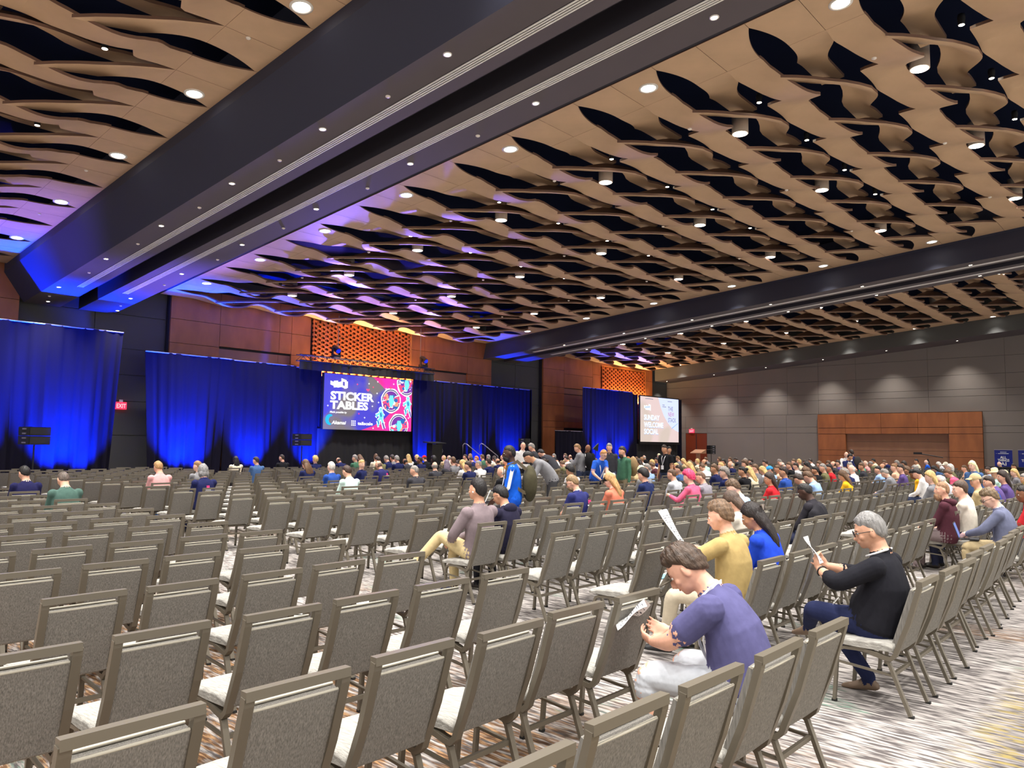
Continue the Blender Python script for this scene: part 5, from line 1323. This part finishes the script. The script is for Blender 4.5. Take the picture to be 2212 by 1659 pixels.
def seated(u, v, sp, label, style, hc, skin, top, **kw):
    """seat chosen by the head's place in the frame"""
    c, q = seat_for(u, v, kw.pop('z', 1.20), kw.pop('dy', .36)); OCC.add(q); s = SEATS[q]
    a, b, d = px((s[0], s[1] + .36, 1.2)); dx = max(-.2, min(.2, (u - a) / (FPX / d) / .75))
    return mid(u, v, 1.2, sp, label, style, hc, skin, top, seat=(s[0] + dx, s[1] + .0), **kw)
BK = dict(lean=(-.12, .0, .1, .26), neck=.3)
def bs(**k): d = dict(BK); d.update(k); return d
M_PINK = mat('shirt_print_pink', (226, 60, 130), .8)
def back_print(o, inf, y=.30, dx=.05, s=.055, words=True):
    c, t = inf['spine'](y); ay = t.cross(inf['ax']).normalized(); c = c - ay * .150; ax = inf['ax']
    p = c + ax * dx
    patch(o, [p - ax * s / 2 - t * s / 2, p + ax * s / 2 - t * s / 2, p + ax * s / 2 + t * s / 2, p - ax * s / 2 + t * s / 2], M_PINK, 'back_emblem', .012)
    if words:
        p = c + ax * dx - t * (s * .95)
        for j in range(5): patch(o, [p + ax * (-.05 + .022 * j) - t * .010, p + ax * (-.034 + .022 * j) - t * .010, p + ax * (-.034 + .022 * j) + t * .010, p + ax * (-.05 + .022 * j) + t * .010], M_WHITE, 'back_letter', .012)
o, Mh, inf = seated(52, 1020, bs(head=(.35, .3, 0), sleeve='short', fat=1.05), 'black-haired person in a dark navy top at the left picture edge', 'short', (30, 26, 26), LT, (34, 34, 76), collar=(226, 200, 180))
o, Mh, inf = seated(141, 1036, bs(head=(.1, .5, 0), fat=1.08, neck=.45), 'grey-brown cropped-haired person in a dark green sweater in the left block', 'buzz', (96, 84, 76), LT, (74, 100, 92), collar=(222, 186, 168))
o, Mh, inf = seated(343, 1014, bs(head=(.15, .35, 0), fat=1.2, k=1.04), 'sandy-haired person in a pink shirt at the aisle', 'short', (176, 136, 92), LT, (214, 158, 158), pants=(86, 116, 170))
o, Mh, inf = seated(442, 1018, bs(head=(-.1, .3, 0), k=1.02), 'grey-haired person in navy with a pink square on the back', 'bob', (132, 130, 130), LT, (30, 34, 76), pants=(30, 32, 64)); back_print(o, inf, .36, .0)
o, Mh, inf = seated(827, 1004, bs(lean=(.1, .2, .3, .4), head=(.35, .45, 0), sleeve='short', k=1.02), 'bald person in a navy polo shirt with pink emblem, leaning on the knees', 'bald', (120, 96, 84), LT, (42, 42, 92), pants=(110, 134, 170)); back_print(o, inf, .36, .07, .05)
o, Mh, inf = seated(760, 1020, bs(head=(.25, .35, 0)), 'dark brown-haired person in a pale mint top', 'short', (62, 44, 36), LT, (198, 222, 216))
o, Mh, inf = seated(1395, 1027, bs(head=(.1, .25, 0), fat=1.15), 'person with round black hair in a navy sweatshirt', 'afro', (30, 26, 26), LT, (30, 40, 80), pants=(170, 172, 176))
o, Mh, inf = seated(1244, 1039, bs(head=(.55, .4, 0), sleeve='short', neck=.45), 'bearded person with glasses in a navy top with pink back emblem', 'short', (134, 108, 76), LT, (40, 44, 96), collar=(224, 220, 216), extra=('glasses', 'beard')); back_print(o, inf, .34, .09, .06)
o, Mh, inf = seated(1302, 1033, bs(head=(.4, .3, 0)), 'person in black cap with long blond hair and terracotta top', 'cap', (34, 34, 38), SKIN['fair'], (206, 118, 94), extra=('long', 'glasses'))
o, Mh, inf = seated(1492, 1036, bs(head=(.1, .25, 0), fat=1.15, handL=(-.22, .36, .84)), 'curly pink-haired person in a rose pink top', 'curly', (226, 62, 106), SKIN['fair'], (210, 92, 124))
o, Mh, inf = seated(1518, 1036, bs(head=(.6, .3, 0)), 'cropped brown-haired person in a black-and-white patterned shirt beside the pink hair', 'buzz', (110, 84, 66), LT, (136, 132, 140))
o, Mh, inf = seated(1458, 1025, bs(head=(.3, .2, 0), fat=1.05), 'short brown-haired person in a pale grey top behind the pink hair', 'buzz', (92, 68, 50), LT, (176, 178, 184))
o, Mh, inf = seated(1591, 1050, bs(head=(.6, .5, 0), neck=.5), 'brown-haired pale person in light blue looking down, behind the tan jacket', 'tousled', (92, 70, 50), SKIN['fair'], (158, 184, 226), collar=(190, 210, 236))
o, Mh, inf = seated(1596, 1090, bs(head=(.3, .5, 0), k=.95), 'long brown-haired person directly behind the tan jacket', 'long', (84, 66, 54), LT, (214, 206, 192), z=1.14)
o, Mh, inf = seated(1746, 1058, bs(head=(.2, .45, 0), neck=.5), 'shaven-headed person in a dark jacket with black coat over the chair', 'buzz', (24, 20, 20), SKIN['dark'], (44, 42, 48), vox=.013)
MB().ell((-.08, -.10, .80), (.24, .11, .24), 20, 14, 0, None, lambda d: 1 + .08 * math.sin(9 * d.x + 5 * d.z)).build('draped_coat', pmat('cloth', (40, 39, 44)), o)
o, Mh, inf = mid(2035, 1058, 1.215, bs(head=(.5, 0, 0), fat=1.05, hem=0), 'bearded sandy-haired person in a maroon hooded top', 'buzz', (150, 114, 84), LT, (76, 40, 50), pants=(122, 108, 108), extra=('bigbeard',), vox=.0125)
MB().tube([inf['N'] + V3(-.09, .0, .01), inf['N'] + V3(-.07, -.10, -.03), inf['N'] + V3(.07, -.10, -.03), inf['N'] + V3(.09, .0, .01)], [.03, .05, .05, .03], 10).build('hood', pmat('cloth', (76, 40, 50)), o)
x, y, z_ = o.location; SEATM = [(x, y - .33)]
o, Mh, inf = mid(2073, 1058, 1.21, bs(head=(.55, .1, 0)), 'dark brown-haired person in a cream top beside the maroon hooded top', 'short', (72, 54, 40), SKIN['fair'], (220, 212, 198)); SEATM.append((o.location.x, o.location.y - .33))
o, Mh, inf = mid(2138, 1079, 1.165, bs(lean=(-.02, .1, .22, .36), head=(.5, .5, 0), neck=.5, fat=1.05, arm=1.12, hem=0, handL=(-.10, .42, .70), handR=(.10, .42, .70), elbowL=(-1, -.3, -.4), elbowR=(1, -.3, -.4)), 'brown-haired person with glasses in a grey-blue blazer typing on a laptop', 'tousled', (112, 92, 68), SKIN['fair'], (104, 108, 132), pants=(178, 160, 124), collar=(196, 210, 232), extra=('glasses',), vox=.0115)
bl = o.location.copy(); SEATM.append((bl.x, bl.y - .33))
laptop((bl.x, bl.y + .42, .625), .15, 'open laptop with blue screen on the lap of the blazer wearer', (92, 116, 190), 1.9)
o, Mh, inf = mid(2212, 1070, 1.19, bs(head=(.5, .2, 0), fat=1.05, sleeve='short'), 'dark-skinned person in a red top cut by the right picture edge', 'buzz', (30, 24, 22), SKIN['brown'], (190, 44, 52), pants=(44, 46, 60)); SEATM.append((o.location.x, o.location.y - .33))
# chairs for the four people placed by their heads
for a, b in SEATM:
    if min(math.hypot(s[0] - a, s[1] - b) for s in SEATS[:300]) > .42:
        ch = obj('banquet_chair', CHAIR_J, None, None, (a, b, 0)); tag(ch, 'grey banquet chair under the %s' % ('maroon hooded top', 'cream top beside the maroon one', 'grey-blue blazer', 'red top at the right edge')[SEATM.index((a, b))], 'chair', 'grey banquet chairs in rows')
# laptops, papers and bags lying about
def on_seat(u, v):
    b = min(range(min(len(SEATS), 300)), key=lambda q: (px((SEATS[q][0], SEATS[q][1] + .38, .48))[0] - u) ** 2 + (px((SEATS[q][0], SEATS[q][1] + .38, .48))[1] - v) ** 2); return SEATS[b]
s = on_seat(1500, 1200); laptop((s[0] + .02, s[1] + .36, .49), .3, 'open laptop with blue screen left of the large printed sheet', (96, 140, 224), 1.75)
s = on_seat(1046, 1045); laptop((s[0], s[1] + .36, .49), -.3, 'dark-screened laptop standing open near the navy suit', (30, 24, 60), 1.7)
s = on_seat(1172, 1085); laptop((s[0], s[1] + .36, .49), 0, 'blue-backed laptop left of the bearded navy top', (30, 50, 160), 1.7, (28, 40, 120))
for n, (u, v, lab) in enumerate(((330, 1110, 'white sheet on a seat left of the pink shirt'), (640, 1320, 'white sheet on an empty seat in the left block'), (575, 1030, 'white sheet beside the denim top in the far rows'), (820, 1290, 'white sheet on an empty seat near the aisle'), (1440, 1255, 'pale blue printed sheet on a seat before the tan jacket'))):
    s = on_seat(u, v); p = tag(MB().box(-.10, .10, -.14, .14, 0, .004).build('paper', M_WHITE if n < 4 else pmat('plastic', (120, 190, 220))), lab, 'paper', None); p.location = (s[0] + .02, s[1] + .38, .486); p.rotation_euler = (-.04, 0, .3 * n)
x, y = at_z(2192 - 20, 1255, .02)

# ------------------------------------------------------------------ the seated crowd (head position in the frame, hair, hair colour, top, skin, pose, sleeve)
CROWD = '''
767.7 990 short grey green - left
777 989 long brown charcoal - down
809 982 short brown cream - right
817 994 short dark olive - down
835 991 short grey navy - down
842 987 short dark grey - mid
857 992 short grey navy - mid
879 988 longcurl blond white - up
875 997 bald black charcoal brown down
900 989 long blond black - mid
908 994 short dark navy brown left
916 990 cap red black - mid
936 994 afro black black dark up
960 989 bald blond tan - left
782 1003 bun blond navy fair back
897 1016 buzz grey charcoal - left
938 1006 bald grey charcoal - right
965 1001 long purple charcoal - right
978 996 short brown grey - up
970 989 bald grey cream - mid
1005 987 buzz dark camouflage - left
1016 986 short light_brown grey - up
1017 993 short black navy - down
1030 991 short ginger white fair left
1041 988 short brown green - mid
1056 988 short grey white - mid
1068 991 long dark cream - mid
1076 996 bald dark navy tan up
1086 988 bald white tan - left
1094 986 short grey olive - mid
1093 997 short brown orange - left
1105 991 short brown grey - mid
989 1001 bun dark charcoal - down
1000 1003 longcurl blond white - mid
1013 1007 short dark navy - left
1035 1003 buzz grey white - left short
1054 998 short dark navy - up
1082 1018 bald white black - left
1177 1000 bun dark white - left
1186 1001 bald white white - mid
1183 990 short grey grey - mid
1198 986 short grey peach - left
1191 997 long blond peach - mid
1200 993 short black white - down
1222 984 short brown tan - left
1224 991 short dark white - mid
1231 987 bald brown grey - mid
1249 992 bald brown navy - down
1256 999 short grey grey - fwd
1216 1002 short brown olive - down
1263 985 short brown charcoal - left
1277 992 short dark denim - fwd
1289 997 short brown maroon - fwd
1358 992 short ginger charcoal - mid
1366 991 bald white grey - up
1370 997 bald white pink - up
1377 992 short brown navy - mid
1391 988 bald white black - mid
1382 998 long dark charcoal - mid
1386 993 short light_brown white - up
1363 1003 short black black tan down
1369 1012 short dark tan - left
1385 1019 bob platinum grey - mid
1404 1011 short grey light_blue fair left
1231 1017 curly black white tan mid
1306 1012 short brown cream - fwd
1349 1008 long brown pink - left
1423 985 bob platinum tan - left
1421 994 short black navy tan left
1431 999 short grey cream - mid
1407 1000 short blond white fair mid
1411 1006 short brown maroon - fwd
1464 991 short light_brown grey - mid
1455 995 short brown tan - down
1450 1002 short ginger blue fair down
1462 1007 buzz blond orange - left
1469 1014 short dark denim - left
1478 996 long blond tan - mid
1490 1003 long brown charcoal - mid
1493 1007 long blond yellow - mid
1504 997 short blond cream - up
1525 992 short brown grey - mid
1523 999 bald dark mint tan left
1515 1009 buzz brown white - down
1546 1013 short brown navy tan left
1567 1022 curly grey navy fair left
1553 993 short brown black - up
1564 998 short black black tan left
1579 1003 bald white navy - left
1556 1007 short blond grey fair left
1579 993 short brown tan - left
1589 993 short dark charcoal - down
1603 1019 bun black black tan left
1608 1003 curly brown pale_grey - left
1615 1019 long blond cream fair mid
1631 1012 short brown plaid - left
1622 997 short dark purple - mid
1611 996 short grey white - mid
1647 1016 long blond pale_grey - mid
1661 1016 cap blue light_blue - left
1676 1013 short brown peach tan left
1689 1020 short dark blue tan left
1662 1034 long dark red tan left
1684 998 short grey white - fwd
1689 1003 bald white navy - down
1706 1006 short brown black - left
1714 998 short brown navy - left
1719 1007 short dark pale_grey - left
1724 998 short blond cream - up
1738 998 short dark pale_grey - down
1748 996 short dark white - mid
1747 1006 long black charcoal - mid
1746 1021 curly brown brown - down
1763 1016 short black black tan left
1777 1011 short grey olive - left
1791 1011 short black red tan left
1767 1003 short brown black - mid
1788 1001 short brown maroon - fwd
1803 1003 bald dark charcoal - left
1812 1001 short dark purple - left
1830 1006 short grey plaid - left
1837 1013 bald white white fair left
1827 1023 curly grey navy - down
1840 1027 long brown yellow - mid
1745 1030 short brown light_blue - down
1651 1000 short dark olive - mid
1627 1006 short dark grey tan mid
1858 1001 short grey teal - left
1868 1001 bald white pink fair left
1872 1008 short brown charcoal tan left
1883 1002 short grey olive - fwd
1887 996 short black cream tan mid
1910 999 short brown navy - fwd
1904 1008 bald black navy tan left
1899 1015 short black light_blue - left
1914 1022 short grey grey fair down
1929 1010 pony light_brown peach fair left
1939 1001 short grey navy - mid
1950 1003 short dark white tan mid
1949 1013 short dark purple - left
1958 1016 short brown olive tan down
1965 1024 pony black yellow brown fwd
1973 1014 short grey brown - left
1985 1023 short black white - down
1982 997 short black cream tan left
2001 998 bald white bright_blue fair left
2018 1014 long black denim - fwd
2029 1003 bob white pale_grey - fwd
2043 1005 cap pale pale_grey - left
2046 1011 bob white olive - left
2045 1023 short brown rose - fwd
2009 1031 long blond grey fair left
2055 1036 bald white pale_grey fair down
2087 1012 short brown peach - left
2128 1016 short dark light_blue tan left
2161 1002 bald white black fair left
2188 1009 short dark grey tan left
2154 1023 hat straw mint - left
2181 1024 cap straw plaid - left
2203 1021 long blond plaid fair left
2206 1034 short grey lime tan left
2166 1029 long dark purple - left
2095 1038 cap tan tan - left
2123 1040 cap grey purple tan down
2146 1042 short dark blue - left
2107 1052 short brown cream tan left
1727 1035 short dark charcoal - down
507 993 long black cream tan up
556 995 short dark denim - left
610 989 buzz dark black - left
664 1003 longcurl brown navy - mid
681 993 curly blond navy fair up
715 1009 short white blue fair up
732 994 bald dark navy tan down
428 1007 short light_brown grey fair left
'''
for ln in CROWD.strip().split('\n'):
    f = ln.split(); f += ['-', 'mid', 'long'][len(f) - 5:] if len(f) < 8 else []
    u, v, stl, hc, top, skn, pose, slv = float(f[0]), float(f[1]), f[2], f[3].replace('_', ' '), f[4].replace('_', ' '), f[5], f[6], f[7]
    ex = ()
    far_person(u, v, stl, hc, top, 'light' if skn == '-' else skn, pose, slv, ex)
# standing far people: position in the frame and distance
STANDING = [
    (1130, 963, 'bald', 'grey', 'white', 'light', 's_up', 27, 2.6, 'long', 'standing bald person in white at the end of the drapes facing the hall'),
    (1148, 966, 'short', 'grey', 'charcoal', 'light', 's_look', 26, .2, 'long', 'standing grey-haired person in a dark sweater seen from behind near the wooden column'),
    (1169, 975, 'short', 'black', 'charcoal', 'light', 's_bend', 25, .1, 'long', 'person bending forward in dark grey beside the wooden column'),
    (1141, 981, 'buzz', 'black', 'grey', 'tan', 's_bend', 17, .9, 'long', 'close-cropped person in blue-grey sweater leaning down behind the blue jacket walker'),
    (1247, 968, 'short', 'light brown', 'grey', 'light', 's_look', 25, .3, 'long', 'standing person in grey jacket with black backpack before the low black drape'),
    (1270, 968, 'bald', 'dark', 'black', 'brown', 's_look', 26, 2.2, 'short', 'standing bald person in black shirt with white lanyard near the low black drape'),
    (1316, 967, 'short', 'grey', 'charcoal', 'light', 's_up', 24, 2.0, 'long', 'grey-haired person standing half hidden behind the blond helper in blue'),
    (1344, 975, 'short', 'dark', 'green', 'light', 's_up', 20, 1.2, 'long', 'bearded standing person in green shirt with a tan backpack'),
    (1435, 970, 'short', 'dark', 'black', 'tan', 's_up', 25, 1.5, 'short', 'balding standing person in black shirt with white lanyard below the pale screen'),
    (1445, 972, 'bun', 'black', 'black', 'tan', 's_up', 26.5, 2.4, 'long', 'dark-haired person in black standing behind the lanyard wearer below the pale screen'),
    (1828, 982, 'bald', 'white', 'white', 'fair', 's_look', 31, 1.6, 'long', 'standing bald person in white beside the wooden surround'),
    (1839, 978, 'short', 'dark', 'navy', 'tan', 's_up', 32, -.5, 'long', 'standing dark-haired person with dark backpack behind two others at the surround'),
    (1836.5, 987, 'short', 'black', 'navy', 'tan', 's_look', 28, 2.6, 'short', 'standing person in navy shirt and lanyard facing the hall at the surround'),
    (2100, 1006, 'long', 'platinum', 'denim', 'fair', 's_up', 18, 1.2, 'long', 'long platinum-haired person standing in denim before the wooden surround'),
]

for u, v, stl, hc, top, skn, pose, d, rz, slv, lab in STANDING:
    o = far_person(u, v, stl, hc, top, skn, pose, slv, ('bigbeard',) if 'bearded' in lab else (), lab, d, rz)
    inf = TPL[pose, slv][2]
    if 'lanyard' in lab:
        m = MB(); n_ = inf['N']
        m.tube([n_ + V3(-.06, .03, .0), n_ + V3(-.05, .12, -.12), n_ + V3(0, .15, -.34), n_ + V3(.05, .12, -.12), n_ + V3(.06, .03, .0)], 0, rect=(.016, .004), up=(0, 1, 0)); m.box(n_.x - .045, n_.x + .045, n_.y + .15, n_.y + .156, n_.z - .46, n_.z - .34)
        m.build('lanyard', LAN, o)
    if 'backpack' in lab:
        b = tag(MB().ell((0, -.26, 1.22), (.17, .11, .25), 18, 12).build('backpack', pmat('cloth', (60, 56, 54) if 'dark' in lab else (28, 28, 30) if 'black' in lab else (150, 124, 90))), 'backpack worn by the ' + lab.split(' with')[0].replace('standing ', 'standing ')[:60], 'backpack')
        b.location = o.location; b.rotation_euler = o.rotation_euler; b.scale = o.scale

# ------------------------------------------------------------------ labels that single out each of the far people
from collections import defaultdict
def zone(o):
    x = o.location.x
    return 'left block' if x < 5.5 else 'middle block' if x < 11.9 else 'right block' if x < 20 else 'fourth block' if x < 36 else 'farthest rows'
grp = defaultdict(list)
for o, lab, desc, u, v, st_ in FOLK:
    if lab: tag(o, lab, 'person', 'people standing among the rows')
    else: grp[desc, zone(o)].append((u, o))
for (desc, zn), lst in grp.items():
    lst.sort(key=lambda t: t[0])
    for i, (u, o) in enumerate(lst):
        if len(lst) == 1: l_ = 'seated %s in the %s' % (desc, zn)
        else: l_ = '%s, %s, %s of %d from left' % (desc, zn, ORD[i].replace('nearest', 'first'), len(lst))
        tag(o, l_, 'person', 'people seated in the rows')
